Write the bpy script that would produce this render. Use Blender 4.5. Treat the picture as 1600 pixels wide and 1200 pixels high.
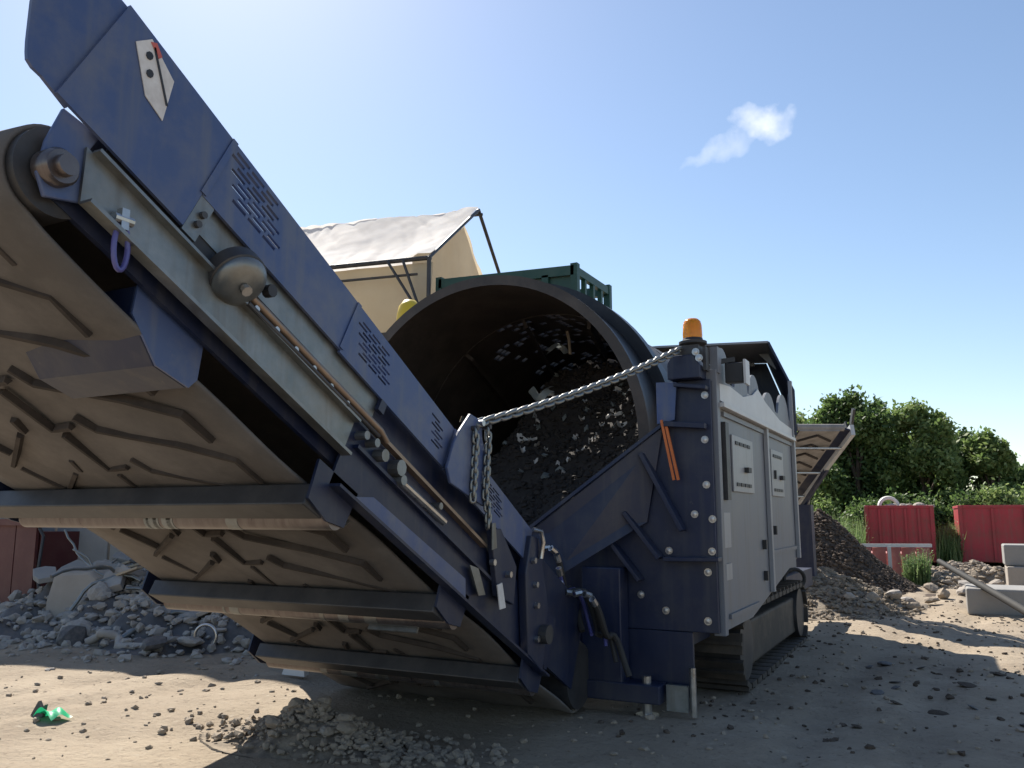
import bpy, bmesh, math, random
import numpy as np
from mathutils import Vector, Matrix, Euler

# ------------------------------------------------------------------ reset
for o in list(bpy.data.objects):
    bpy.data.objects.remove(o)
scene = bpy.context.scene
COL = scene.collection
R = math.radians

# ------------------------------------------------------------------ camera
cam_d = bpy.data.cameras.new('camera')
cam_d.sensor_width = 36.0
cam_d.lens = 29.25
cam_d.clip_start = 0.05
cam_d.clip_end = 4000
cam = bpy.data.objects.new('camera', cam_d)
COL.objects.link(cam)
cam.location = (0, 0, 1.2)
cam.rotation_euler = (R(90 + 9.0), 0, R(27.43))
scene.camera = cam

# ------------------------------------------------------------------ sky and sun
SUN_EL, SUN_AZ = 44.5, 50.0          # azimuth measured from +Y towards -X
world = bpy.data.worlds.new('World')
scene.world = world
world.use_nodes = True
nt = world.node_tree
nt.nodes.clear()
wo = nt.nodes.new('ShaderNodeOutputWorld')
bg = nt.nodes.new('ShaderNodeBackground')
sky = nt.nodes.new('ShaderNodeTexSky')
sky.sky_type = 'NISHITA'
sky.sun_disc = False
sky.sun_elevation = R(SUN_EL)
sky.sun_rotation = R(-SUN_AZ)
sky.air_density = 1.0
sky.dust_density = 0.3
sky.ozone_density = 1.0
bg.inputs['Strength'].default_value = 0.085
# a small wisp of fair-weather cloud, fixed in the sky by direction
tc = nt.nodes.new('ShaderNodeTexCoord')
def vmath(op, a=None, b=None):
    n = nt.nodes.new('ShaderNodeVectorMath'); n.operation = op
    if a is not None: nt.links.new(a, n.inputs[0])
    if b is not None:
        if hasattr(b, 'links'): nt.links.new(b, n.inputs[1])
        else: n.inputs[1].default_value = b
    return n
def smath(op, a, b=None, clamp=False):
    n = nt.nodes.new('ShaderNodeMath'); n.operation = op; n.use_clamp = clamp
    for i, v in enumerate((a, b)):
        if v is None: continue
        if hasattr(v, 'links'): nt.links.new(v, n.inputs[i])
        else: n.inputs[i].default_value = v
    return n.outputs[0]
def cloud_blob(direction, along, rad_a, rad_b):
    """soft ellipse on the sky dome round a direction"""
    d = Vector(direction).normalized()
    a = Vector(along); a = (a - d * a.dot(d)).normalized()
    b = d.cross(a)
    dv = vmath('SUBTRACT', warp, tuple(d))
    ea = vmath('DOT_PRODUCT', dv.outputs[0], tuple(a)).outputs['Value']
    eb = vmath('DOT_PRODUCT', dv.outputs[0], tuple(b)).outputs['Value']
    fr = vmath('DOT_PRODUCT', tc.outputs['Generated'], tuple(d)).outputs['Value']
    r2 = smath('ADD', smath('POWER', smath('ABSOLUTE', smath('DIVIDE', ea, rad_a)), 2.0),
               smath('POWER', smath('ABSOLUTE', smath('DIVIDE', eb, rad_b)), 2.0))
    m = smath('SUBTRACT', 1.0, r2, True)
    return smath('MULTIPLY', m, smath('GREATER_THAN', fr, 0.0))
nz = nt.nodes.new('ShaderNodeTexNoise'); nz.inputs['Scale'].default_value = 26; nz.inputs['Detail'].default_value = 6
nt.links.new(tc.outputs['Generated'], nz.inputs['Vector'])
sub = vmath('SUBTRACT', nz.outputs['Color'], (0.5, 0.5, 0.5))
scl = nt.nodes.new('ShaderNodeVectorMath'); scl.operation = 'SCALE'; scl.inputs['Scale'].default_value = 0.055
nt.links.new(sub.outputs[0], scl.inputs[0])
warp = vmath('ADD', tc.outputs['Generated'], scl.outputs[0]).outputs[0]
_cl = []
_cl.append(smath('MULTIPLY', cloud_blob((-0.1487, 0.8905, 0.4299), (0.9, 0.4, 0.0), 0.036, 0.020), 0.85))
_cl.append(smath('MULTIPLY', cloud_blob((-0.1994, 0.8927, 0.4042), (0.8, 0.3, 0.45), 0.050, 0.013), 0.40))
csum = smath('ADD', _cl[0], _cl[1], True)
nz2 = nt.nodes.new('ShaderNodeTexNoise'); nz2.inputs['Scale'].default_value = 60; nz2.inputs['Detail'].default_value = 5
nt.links.new(tc.outputs['Generated'], nz2.inputs['Vector'])
cmask = smath('MULTIPLY', csum, smath('ADD', nz2.outputs['Fac'], 0.15), True)
mixc = nt.nodes.new('ShaderNodeMixRGB')
mixc.inputs[2].default_value = (8.0, 8.2, 8.6, 1)
nt.links.new(cmask, mixc.inputs[0])
nt.links.new(sky.outputs[0], mixc.inputs[1])
nt.links.new(mixc.outputs[0], bg.inputs['Color'])
nt.links.new(bg.outputs[0], wo.inputs['Surface'])

sun_d = bpy.data.lights.new('sun', 'SUN')
sun_d.energy = 5.0
sun_d.angle = R(0.5)
sun_d.color = (1.0, 0.94, 0.84)
sun = bpy.data.objects.new('sun', sun_d)
COL.objects.link(sun)
sdir = Vector((-math.sin(R(SUN_AZ)) * math.cos(R(SUN_EL)), math.cos(R(SUN_AZ)) * math.cos(R(SUN_EL)), math.sin(R(SUN_EL))))
sun.rotation_euler = (-sdir).to_track_quat('-Z', 'Y').to_euler()
sun.location = sdir * 40

vs = scene.view_settings
vs.view_transform = 'Standard'; vs.look = 'None'; vs.exposure = 0.9; vs.gamma = 1.0
vs.use_curve_mapping = False

# ------------------------------------------------------------------ materials
MATS = {}
def material(name, col, col2=None, rough=0.6, metal=0.0, scale=6.0, mix=0.5, bump=0.0, bscale=40.0,
             dirt=None, dirt_amt=0.0, dirt_scale=3.0, spec=0.5, translucent=0.0, detail=6.0, stretch=None, rvar=0.0, chips=None, streaks=None):
    """noise-mottled paint / soil / cloth: two colours, optional dust patches, fine relief"""
    m = bpy.data.materials.new(name); m.use_nodes = True
    t = m.node_tree; N = t.nodes; L = t.links
    b = N['Principled BSDF']; out = N['Material Output']
    co = N.new('ShaderNodeTexCoord'); vec = co.outputs['Object']
    if stretch:
        mp = N.new('ShaderNodeMapping'); mp.inputs['Scale'].default_value = stretch
        L.new(vec, mp.inputs['Vector']); vec = mp.outputs[0]
    n1 = N.new('ShaderNodeTexNoise'); n1.inputs['Scale'].default_value = scale; n1.inputs['Detail'].default_value = detail
    n1.inputs['Roughness'].default_value = 0.65
    L.new(vec, n1.inputs['Vector'])
    ramp = N.new('ShaderNodeValToRGB')
    ramp.color_ramp.elements[0].position = 0.5 - mix * 0.5; ramp.color_ramp.elements[1].position = 0.5 + mix * 0.5
    c2 = col2 or tuple(c * 0.75 for c in col)
    ramp.color_ramp.elements[0].color = (*c2, 1); ramp.color_ramp.elements[1].color = (*col, 1)
    L.new(n1.outputs['Fac'], ramp.inputs['Fac'])
    colout = ramp.outputs['Color']
    if dirt:
        n2 = N.new('ShaderNodeTexNoise'); n2.inputs['Scale'].default_value = dirt_scale; n2.inputs['Detail'].default_value = 9
        n2.inputs['Roughness'].default_value = 0.7
        L.new(vec, n2.inputs['Vector'])
        r2 = N.new('ShaderNodeValToRGB'); r2.color_ramp.elements[0].position = 0.45; r2.color_ramp.elements[1].position = 0.75
        L.new(n2.outputs['Fac'], r2.inputs['Fac'])
        mu = N.new('ShaderNodeMath'); mu.operation = 'MULTIPLY'; mu.inputs[1].default_value = dirt_amt
        L.new(r2.outputs['Color'], mu.inputs[0])
        mx = N.new('ShaderNodeMixRGB'); mx.inputs[2].default_value = (*dirt, 1)
        L.new(mu.outputs[0], mx.inputs[0]); L.new(colout, mx.inputs[1]); colout = mx.outputs[0]
    if streaks:                                            # dust runs washed down the faces
        mp2 = N.new('ShaderNodeMapping'); mp2.inputs['Scale'].default_value = (11, 11, 0.9); L.new(co.outputs['Object'], mp2.inputs['Vector'])
        n4 = N.new('ShaderNodeTexNoise'); n4.inputs['Scale'].default_value = 1.6; n4.inputs['Detail'].default_value = 6; L.new(mp2.outputs[0], n4.inputs['Vector'])
        r4 = N.new('ShaderNodeValToRGB'); r4.color_ramp.elements[0].position = 0.52; r4.color_ramp.elements[1].position = 0.78; r4.color_ramp.elements[1].color = (.75, .75, .75, 1)
        L.new(n4.outputs['Fac'], r4.inputs['Fac']); mx = N.new('ShaderNodeMixRGB'); mx.inputs[2].default_value = (*streaks, 1)
        L.new(r4.outputs[0], mx.inputs[0]); L.new(colout, mx.inputs[1]); colout = mx.outputs[0]
    if chips:                                              # chipped paint and scuffs
        n5 = N.new('ShaderNodeTexNoise'); n5.inputs['Scale'].default_value = 17; n5.inputs['Detail'].default_value = 9; n5.inputs['Roughness'].default_value = 0.75; n5.inputs['Distortion'].default_value = 0.6
        L.new(co.outputs['Object'], n5.inputs['Vector'])
        r5 = N.new('ShaderNodeValToRGB'); r5.color_ramp.elements[0].position = 0.655; r5.color_ramp.elements[1].position = 0.70; r5.color_ramp.elements[1].color = (.8, .8, .8, 1)
        L.new(n5.outputs['Fac'], r5.inputs['Fac']); mx = N.new('ShaderNodeMixRGB'); mx.inputs[2].default_value = (*chips, 1)
        L.new(r5.outputs[0], mx.inputs[0]); L.new(colout, mx.inputs[1]); colout = mx.outputs[0]
    L.new(colout, b.inputs['Base Color'])
    b.inputs['Roughness'].default_value = rough
    if rvar:
        rr = N.new('ShaderNodeMapRange'); rr.inputs['To Min'].default_value = max(0.05, rough - rvar); rr.inputs['To Max'].default_value = min(1, rough + rvar)
        L.new(n1.outputs['Fac'], rr.inputs['Value']); L.new(rr.outputs[0], b.inputs['Roughness'])
    b.inputs['Metallic'].default_value = metal
    b.inputs['Specular IOR Level'].default_value = spec
    if bump:
        n3 = N.new('ShaderNodeTexNoise'); n3.inputs['Scale'].default_value = bscale; n3.inputs['Detail'].default_value = 6
        L.new(vec, n3.inputs['Vector'])
        bp = N.new('ShaderNodeBump'); bp.inputs['Strength'].default_value = bump; bp.inputs['Distance'].default_value = 0.02
        L.new(n3.outputs['Fac'], bp.inputs['Height']); L.new(bp.outputs[0], b.inputs['Normal'])
    if translucent:
        tr = N.new('ShaderNodeBsdfTranslucent'); L.new(colout, tr.inputs['Color'])
        ms = N.new('ShaderNodeMixShader'); ms.inputs[0].default_value = translucent
        L.new(b.outputs[0], ms.inputs[1]); L.new(tr.outputs[0], ms.inputs[2]); L.new(ms.outputs[0], out.inputs['Surface'])
    MATS[name] = m
    return m

material('blue_paint', (0.06, 0.094, 0.215), (0.048, 0.077, 0.18), rough=0.42, scale=3, bump=0.03, bscale=25, dirt=(0.17, 0.17, 0.18), dirt_amt=0.7, dirt_scale=3.5, rvar=0.12, chips=(0.16, 0.16, 0.17), streaks=(0.13, 0.14, 0.17))
material('dark_blue_paint', (0.0098, 0.0178, 0.054), (0.007, 0.0128, 0.04), rough=0.45, scale=4, bump=0.04, bscale=25, dirt=(0.07, 0.068, 0.072), dirt_amt=0.5, dirt_scale=3, rvar=0.12, chips=(0.08, 0.075, 0.075), streaks=(0.05, 0.052, 0.065))
material('black_paint', (0.015, 0.016, 0.02), (0.03, 0.03, 0.032), rough=0.55, scale=6)
material('galvanised', (0.272, 0.288, 0.294), (0.163, 0.180, 0.185), rough=0.42, metal=0.75, scale=9, mix=0.4, bump=0.05, bscale=60, dirt=(0.23, 0.19, 0.14), dirt_amt=0.6, dirt_scale=2.5, rvar=0.15, streaks=(0.16, 0.145, 0.125))
material('steel', (0.55, 0.55, 0.56), (0.35, 0.33, 0.31), rough=0.3, metal=0.9, scale=12, rvar=0.15)
material('roller_steel', (0.19, 0.17, 0.165), (0.12, 0.10, 0.098), rough=0.32, metal=0.7, scale=5, mix=0.35, stretch=(6, 1, 1), rvar=0.15)
material('dark_steel', (0.06, 0.062, 0.068), (0.035, 0.033, 0.035), rough=0.5, metal=0.3, scale=6, dirt=(0.12, 0.1, 0.08), dirt_amt=0.4)
material('copper_pipe', (0.30, 0.22, 0.16), (0.18, 0.13, 0.1), rough=0.4, metal=0.6, scale=10)
material('belt_rubber', (0.148, 0.136, 0.129), (0.101, 0.091, 0.086), rough=0.85, scale=2.2, bump=0.08, bscale=30, dirt=(0.22, 0.20, 0.185), dirt_amt=0.7, dirt_scale=2.4, spec=0.2)
material('cleat_rubber', (0.06, 0.05, 0.045), (0.038, 0.032, 0.03), rough=0.85, scale=6, dirt=(0.12, 0.1, 0.09), dirt_amt=0.3, dirt_scale=6, spec=0.2)
material('drum_steel', (0.068, 0.055, 0.048), (0.041, 0.035, 0.032), rough=0.55, metal=0.35, scale=2.5, bump=0.05, bscale=12, dirt=(0.15, 0.12, 0.10), dirt_amt=0.5, dirt_scale=3, rvar=0.12)
material('drum_outer', (0.024, 0.027, 0.034), (0.017, 0.018, 0.022), rough=0.42, metal=0.3, scale=3, dirt=(0.09, 0.08, 0.075), dirt_amt=0.4)
material('grey_panel', (0.159, 0.169, 0.196), (0.133, 0.142, 0.163), rough=0.5, scale=2.5, dirt=(0.20, 0.185, 0.17), dirt_amt=0.35, dirt_scale=2.2, rvar=0.1, chips=(0.10, 0.09, 0.085), streaks=(0.12, 0.115, 0.11))
material('white_paint', (0.564, 0.564, 0.564), (0.477, 0.477, 0.477), rough=0.45, scale=3, dirt=(0.42, 0.39, 0.35), dirt_amt=0.45, dirt_scale=4)
material('hatch_paint', (0.287, 0.293, 0.312), (0.252, 0.257, 0.269), rough=0.45, scale=3, dirt=(0.40, 0.37, 0.34), dirt_amt=0.3, streaks=(0.2, 0.19, 0.18))
material('label_white', (0.75, 0.73, 0.71), (0.58, 0.55, 0.52), rough=0.5, scale=14, dirt=(0.35, 0.3, 0.26), dirt_amt=0.5, dirt_scale=9)
material('label_red', (0.55, 0.12, 0.09), rough=0.5)
material('orange_paint', (0.62, 0.17, 0.04), (0.48, 0.12, 0.03), rough=0.5, scale=8)
material('rubber', (0.022, 0.022, 0.023), (0.04, 0.037, 0.034), rough=0.8, scale=9)
material('track_steel', (0.075, 0.062, 0.052), (0.045, 0.04, 0.036), rough=0.7, metal=0.3, scale=8, dirt=(0.2, 0.16, 0.12), dirt_amt=0.6)
material('green_paint', (0.016, 0.068, 0.050), (0.011, 0.048, 0.036), rough=0.5, scale=3, dirt=(0.1, 0.11, 0.09), dirt_amt=0.3)
material('yellow_paint', (0.72, 0.50, 0.03), (0.62, 0.42, 0.03), rough=0.45, scale=3)
material('red_paint', (0.394, 0.026, 0.043), (0.309, 0.022, 0.033), rough=0.55, scale=2, dirt=(0.13, 0.06, 0.04), dirt_amt=0.75, dirt_scale=3.5, chips=(0.10, 0.05, 0.035), streaks=(0.20, 0.07, 0.06))
material('faded_red', (0.42, 0.16, 0.14), (0.32, 0.10, 0.09), rough=0.7, scale=3, dirt=(0.42, 0.36, 0.3), dirt_amt=0.5, dirt_scale=3)
material('maroon_paint', (0.11, 0.022, 0.022), (0.08, 0.018, 0.018), rough=0.6, scale=3, dirt=(0.14, 0.08, 0.06), dirt_amt=0.4)
material('tarp_white', (0.834, 0.814, 0.805), (0.756, 0.715, 0.681), rough=0.85, spec=0.15, scale=1.8, dirt=(0.55, 0.47, 0.41), dirt_amt=0.3, dirt_scale=2.5, translucent=0.35, bump=0.05, bscale=7)
material('tarp_tan', (0.64, 0.56, 0.42), (0.56, 0.48, 0.35), rough=0.7, scale=1.4, dirt=(0.48, 0.38, 0.25), dirt_amt=0.4, dirt_scale=1.2, translucent=0.55, bump=0.1, bscale=6)
material('concrete', (0.315, 0.307, 0.292), (0.240, 0.232, 0.225), rough=0.9, scale=3, bump=0.2, bscale=25, dirt=(0.25, 0.22, 0.19), dirt_amt=0.4, spec=0.2)
material('pale_block', (0.374, 0.331, 0.288), (0.302, 0.266, 0.230), rough=0.9, scale=3, bump=0.2, bscale=20, spec=0.2)
material('rubble_grey', (0.40, 0.365, 0.33), (0.27, 0.245, 0.22), rough=0.9, scale=5, bump=0.3, bscale=20, spec=0.2)
material('rubble_tan', (0.341, 0.285, 0.223), (0.248, 0.205, 0.161), rough=0.9, scale=5, bump=0.3, bscale=20, spec=0.2)
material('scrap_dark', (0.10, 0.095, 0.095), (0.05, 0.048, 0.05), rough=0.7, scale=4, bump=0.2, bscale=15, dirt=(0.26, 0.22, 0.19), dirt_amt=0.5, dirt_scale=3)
material('soil_brown', (0.105, 0.08, 0.063), (0.055, 0.043, 0.036), rough=0.95, scale=9, mix=0.35, bump=0.6, bscale=22, dirt=(0.22, 0.175, 0.135), dirt_amt=0.5, dirt_scale=12, spec=0.15)
material('gravel_heap', (0.259, 0.216, 0.166), (0.137, 0.115, 0.094), rough=0.95, scale=8, mix=0.3, bump=0.6, bscale=22, dirt=(0.48, 0.40, 0.31), dirt_amt=0.5, dirt_scale=11, spec=0.15)
material('drum_waste', (0.070, 0.060, 0.055), (0.035, 0.031, 0.030), rough=0.9, scale=8, mix=0.4, bump=0.5, bscale=20, dirt=(0.12, 0.105, 0.095), dirt_amt=0.5, dirt_scale=10, spec=0.2)
material('belt_dusty', (0.34, 0.315, 0.295), (0.24, 0.22, 0.205), rough=0.9, scale=9, mix=0.3, spec=0.2)
material('bark', (0.12, 0.09, 0.065), (0.07, 0.052, 0.04), rough=0.9, scale=8, bump=0.4, bscale=18, stretch=(1, 1, 0.2))
material('plastic_pale', (0.30, 0.33, 0.33), (0.20, 0.22, 0.22), rough=0.4, scale=6, translucent=0.2)
material('plastic_green', (0.03, 0.62, 0.28), (0.02, 0.45, 0.2), rough=0.4, scale=6, translucent=0.2)
material('wood', (0.42, 0.34, 0.24), (0.3, 0.24, 0.17), rough=0.8, scale=10)
material('hook_blue', (0.10, 0.10, 0.30), (0.07, 0.07, 0.22), rough=0.35, scale=8)
material('tree_line', (0.07, 0.10, 0.035), (0.04, 0.062, 0.022), rough=0.9, scale=0.5, bump=0.5, bscale=3)

def foliage(name, c1, c2, c3):
    m = bpy.data.materials.new(name); m.use_nodes = True
    t = m.node_tree; N = t.nodes; L = t.links
    b = N['Principled BSDF']; out = N['Material Output']
    geo = N.new('ShaderNodeNewGeometry')
    rp = N.new('ShaderNodeValToRGB'); e = rp.color_ramp.elements
    e[0].position = 0.0; e[0].color = (*c1, 1); e[1].position = 1.0; e[1].color = (*c3, 1)
    k = e.new(0.55); k.color = (*c2, 1)
    L.new(geo.outputs['Random Per Island'], rp.inputs['Fac'])
    L.new(rp.outputs[0], b.inputs['Base Color']); b.inputs['Roughness'].default_value = 0.6
    tr = N.new('ShaderNodeBsdfTranslucent'); L.new(rp.outputs[0], tr.inputs['Color'])
    ms = N.new('ShaderNodeMixShader'); ms.inputs[0].default_value = 0.5
    L.new(b.outputs[0], ms.inputs[1]); L.new(tr.outputs[0], ms.inputs[2]); L.new(ms.outputs[0], out.inputs['Surface'])
    MATS[name] = m
foliage('leaf_dark', (0.054, 0.099, 0.031), (0.093, 0.152, 0.044), (0.156, 0.225, 0.070))
foliage('leaf_light', (0.093, 0.152, 0.047), (0.179, 0.257, 0.078), (0.281, 0.342, 0.132))
foliage('weed_leaf', (0.09, 0.16, 0.05), (0.14, 0.22, 0.08), (0.22, 0.27, 0.12))

def ground_material():
    m = bpy.data.materials.new('sandy_ground'); m.use_nodes = True
    t = m.node_tree; N = t.nodes; L = t.links; b = N['Principled BSDF']
    co = N.new('ShaderNodeTexCoord')
    def noise(s, d=8, r=0.65):
        n = N.new('ShaderNodeTexNoise'); n.inputs['Scale'].default_value = s; n.inputs['Detail'].default_value = d
        n.inputs['Roughness'].default_value = r; L.new(co.outputs['Object'], n.inputs['Vector']); return n.outputs['Fac']
    def ramp(f, a, ca, bb, cb):
        r = N.new('ShaderNodeValToRGB'); e = r.color_ramp.elements
        e[0].position = a; e[0].color = (*ca, 1); e[1].position = bb; e[1].color = (*cb, 1); L.new(f, r.inputs['Fac']); return r.outputs[0]
    def mixc(f, a, bb):
        x = N.new('ShaderNodeMixRGB'); L.new(f, x.inputs[0]); L.new(a, x.inputs[1])
        if hasattr(bb, 'links'): L.new(bb, x.inputs[2])
        else: x.inputs[2].default_value = (*bb, 1)
        return x.outputs[0]
    base = ramp(noise(1.1), 0.33, (0.25, 0.200, 0.148), 0.68, (0.365, 0.302, 0.228))
    speck = ramp(noise(26, 5), 0.56, (0, 0, 0), 0.72, (0.75, 0.75, 0.75))
    c = mixc(speck, base, (0.15, 0.115, 0.085))
    pale = ramp(noise(11, 4), 0.6, (0, 0, 0), 0.78, (0.8, 0.8, 0.8))
    c = mixc(pale, c, (0.40, 0.345, 0.275))
    L.new(c, b.inputs['Base Color']); b.inputs['Roughness'].default_value = 0.95; b.inputs['Specular IOR Level'].default_value = 0.15
    bp = N.new('ShaderNodeBump'); bp.inputs['Strength'].default_value = 0.7; bp.inputs['Distance'].default_value = 0.03
    L.new(noise(18, 8), bp.inputs['Height']); L.new(bp.outputs[0], b.inputs['Normal'])
    MATS['sandy_ground'] = m
ground_material()

def amber_material():
    m = bpy.data.materials.new('amber_lens'); m.use_nodes = True
    b = m.node_tree.nodes['Principled BSDF']
    b.inputs['Base Color'].default_value = (0.85, 0.33, 0.02, 1); b.inputs['Roughness'].default_value = 0.15
    b.inputs['Transmission Weight'].default_value = 0.35; b.inputs['IOR'].default_value = 1.4
    b.inputs['Subsurface Weight'].default_value = 0.5; b.inputs['Subsurface Radius'].default_value = (0.06, 0.03, 0.01)
    MATS['amber_lens'] = m
amber_material()

# ------------------------------------------------------------------ mesh helpers
class MB:
    def __init__(s): s.v = []; s.f = []
    def add(s, vs_, fs):
        k = len(s.v); s.v += [tuple(p) for p in vs_]; s.f += [tuple(i + k for i in f) for f in fs]; return s
    def prism(s, poly, vec):
        n = len(poly); vec = Vector(vec)
        p = [Vector(q) for q in poly]; q = [a + vec for a in p]
        fs = [tuple(range(n))[::-1], tuple(range(n, 2 * n))] + [(i, (i + 1) % n, n + (i + 1) % n, n + i) for i in range(n)]
        return s.add(p + q, fs)
    def box(s, x0, x1, y0, y1, z0, z1):
        return s.prism([(x0, y0, z0), (x1, y0, z0), (x1, y1, z0), (x0, y1, z0)], (0, 0, z1 - z0))
    def bar(s, p0, p1, w, h, up=(0, 0, 1)):
        p0, p1 = Vector(p0), Vector(p1); d = (p1 - p0).normalized(); up = Vector(up)
        a = d.cross(up).normalized() * w / 2; b = a.cross(d).normalized() * h / 2
        return s.prism([p0 - a - b, p0 + a - b, p0 + a + b, p0 - a + b], p1 - p0)
    def tube(s, pts, r, n=10, cap=True):
        pts = [Vector(p) for p in pts]; rs = r if isinstance(r, (list, tuple)) else [r] * len(pts)
        k = len(s.v); ref = None
        for i, p in enumerate(pts):
            d = (pts[min(i + 1, len(pts) - 1)] - pts[max(i - 1, 0)]).normalized()
            if ref is None: ref = d.orthogonal().normalized()
            ref = (ref - d * ref.dot(d)).normalized(); b = d.cross(ref)
            s.v += [tuple(p + (ref * math.cos(t) + b * math.sin(t)) * rs[i]) for t in [2 * math.pi * j / n for j in range(n)]]
        for i in range(len(pts) - 1):
            for j in range(n):
                s.f.append((k + i * n + j, k + i * n + (j + 1) % n, k + (i + 1) * n + (j + 1) % n, k + (i + 1) * n + j))
        if cap:
            s.f.append(tuple(k + j for j in range(n))[::-1]); s.f.append(tuple(k + (len(pts) - 1) * n + j for j in range(n)))
        return s
    def cyl(s, p0, p1, r, n=20, r1=None): return s.tube([p0, p1], [r, r if r1 is None else r1], n)
    def lathe(s, centre, axis, prof, n=24, a0=0, a1=2 * math.pi, closed=True):
        """prof: (radius, distance along axis)"""
        c = Vector(centre); ax = Vector(axis).normalized(); u = ax.orthogonal().normalized(); w = ax.cross(u)
        k = len(s.v); m = n if closed else n + 1
        for r, h in prof:
            for j in range(m):
                t = a0 + (a1 - a0) * j / n
                s.v.append(tuple(c + ax * h + (u * math.cos(t) + w * math.sin(t)) * r))
        for i in range(len(prof) - 1):
            for j in range(n):
                s.f.append((k + i * m + j, k + i * m + (j + 1) % m, k + (i + 1) * m + (j + 1) % m, k + (i + 1) * m + j))
        return s
    def grid(s, fn, nu, nv):
        k = len(s.v)
        for i in range(nu + 1):
            for j in range(nv + 1): s.v.append(tuple(fn(i / nu, j / nv)))
        for i in range(nu):
            for j in range(nv):
                a = k + i * (nv + 1) + j; s.f.append((a, a + nv + 1, a + nv + 2, a + 1))
        return s
    def mesh(s, name, mat, base=(0, 0, 0), smooth=False):
        me = bpy.data.meshes.new(name); b = Vector(base)
        me.from_pydata([tuple(Vector(p) - b) for p in s.v], [], s.f); me.update()
        bm = bmesh.new(); bm.from_mesh(me); bmesh.ops.recalc_face_normals(bm, faces=bm.faces); bm.to_mesh(me); bm.free()
        me.materials.append(MATS[mat])
        if smooth:
            for p in me.polygons: p.use_smooth = True
        return me

BASE = {}
def link(name, data, parent=None, loc=(0, 0, 0)):
    o = bpy.data.objects.new(name, data); COL.objects.link(o); o.location = loc
    if parent: o.parent = parent
    return o
def part(name, mb, mat, parent, smooth=False, bevel=0.0, label=None, solid=0.0):
    """mb is in world coordinates; the part hangs under its thing"""
    o = link(name, mb.mesh(name, mat, BASE[parent.name], smooth), parent); BASE[o.name] = BASE[parent.name]
    if solid:
        md = o.modifiers.new('thick', 'SOLIDIFY'); md.thickness = solid; md.offset = 0
    if bevel:
        md = o.modifiers.new('bevel', 'BEVEL'); md.width = bevel; md.segments = 2; md.limit_method = 'ANGLE'; md.angle_limit = R(40)
    if smooth and hasattr(o.data, 'set_sharp_from_angle'):
        o.data.set_sharp_from_angle(angle=R(45))
    if label: o['label'] = label
    return o
def tag(o, label, cat, group=None, kind=None):
    o['label'] = label; o['category'] = cat
    if group: o['group'] = group
    if kind: o['kind'] = kind
    return o
def thing(name, label, cat, loc, group=None):
    o = link(name, None, None, loc); BASE[o.name] = Vector(loc); o.empty_display_size = 0.2
    return tag(o, label, cat, group)
def solo(name, mb, mat, label, cat, loc, group=None, smooth=False, bevel=0.0, kind=None):
    o = link(name, mb.mesh(name, mat, loc, smooth), None, loc); BASE[o.name] = Vector(loc)
    if bevel:
        md = o.modifiers.new('bevel', 'BEVEL'); md.width = bevel; md.segments = 2; md.limit_method = 'ANGLE'; md.angle_limit = R(40)
    if smooth and hasattr(o.data, 'set_sharp_from_angle'): o.data.set_sharp_from_angle(angle=R(50))
    return tag(o, label, cat, group, kind)
def structure(name, me, loc=(0, 0, 0)):
    o = link(name, me, None, loc); o['kind'] = 'structure'; return o

# value noise (numpy)
_rs = np.random.RandomState(7); _tab = _rs.rand(256, 256)
def vnoise(x, y):
    x = np.asarray(x, float); y = np.asarray(y, float)
    xi = np.floor(x).astype(int); yi = np.floor(y).astype(int); fx = x - xi; fy = y - yi
    fx = fx * fx * (3 - 2 * fx); fy = fy * fy * (3 - 2 * fy)
    g = lambda a, b: _tab[a % 256, b % 256]
    return (g(xi, yi) * (1 - fx) + g(xi + 1, yi) * fx) * (1 - fy) + (g(xi, yi + 1) * (1 - fx) + g(xi + 1, yi + 1) * fx) * fy - 0.5
def fbm(x, y, o=4):
    s = 0; a = 1.0; f = 1.0
    for i in range(o): s = s + a * vnoise(np.asarray(x) * f + 17 * i, np.asarray(y) * f + 31 * i); a *= 0.5; f *= 2.03
    return s

# ------------------------------------------------------------------ ground
def ground_h(x, y):
    h = 0.05 * fbm(np.asarray(x) * 0.6, np.asarray(y) * 0.6, 3) + 0.022 * fbm(np.asarray(x) * 3.1, np.asarray(y) * 3.1, 3)
    X_, Y_ = np.asarray(x, float), np.asarray(y, float)
    for x0, k in ((-.72, .05), (-.15, .05), (.55, .03), (-4.6, .2), (-5.3, .2)):      # tracks left by plant
        c = x0 + k * (Y_ - 6) + .05 * np.sin(Y_ * .7)
        h = h - (.022 + .010 * np.sin(Y_ * 34 + 6 * np.abs(X_ - c))) * np.exp(-((X_ - c) / .13) ** 4)
    return h
def axis(a, b, step, far):
    c = list(np.arange(a, b + 1e-6, step)); s = step; p = c[-1]
    while p < far: s *= 1.22; p += s; c.append(p)
    s = step; p = c[0]; pre = []
    while p > -far: s *= 1.22; p -= s; pre.append(p)
    return np.array(pre[::-1] + c)
gx = axis(-11, 2.5, 0.075, 900); gy = axis(2.6, 13.0, 0.075, 900)
GX, GY = np.meshgrid(gx, gy, indexing='ij')
fade = np.clip(1.6 - np.hypot(GX, GY) / 60, 0, 1)
GZ = ground_h(GX, GY) * fade
nvv = len(gy)
idx = np.arange(len(gx) * nvv).reshape(len(gx), nvv)
fcs = np.stack([idx[:-1, :-1], idx[1:, :-1], idx[1:, 1:], idx[:-1, 1:]], -1).reshape(-1, 4)
me = bpy.data.meshes.new('ground')
me.from_pydata(np.stack([GX, GY, GZ], -1).reshape(-1, 3).tolist(), [], fcs.tolist()); me.update()
me.materials.append(MATS['sandy_ground'])
for p in me.polygons: p.use_smooth = True
structure('ground', me)
def gz(x, y): return float(ground_h(x, y))

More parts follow.
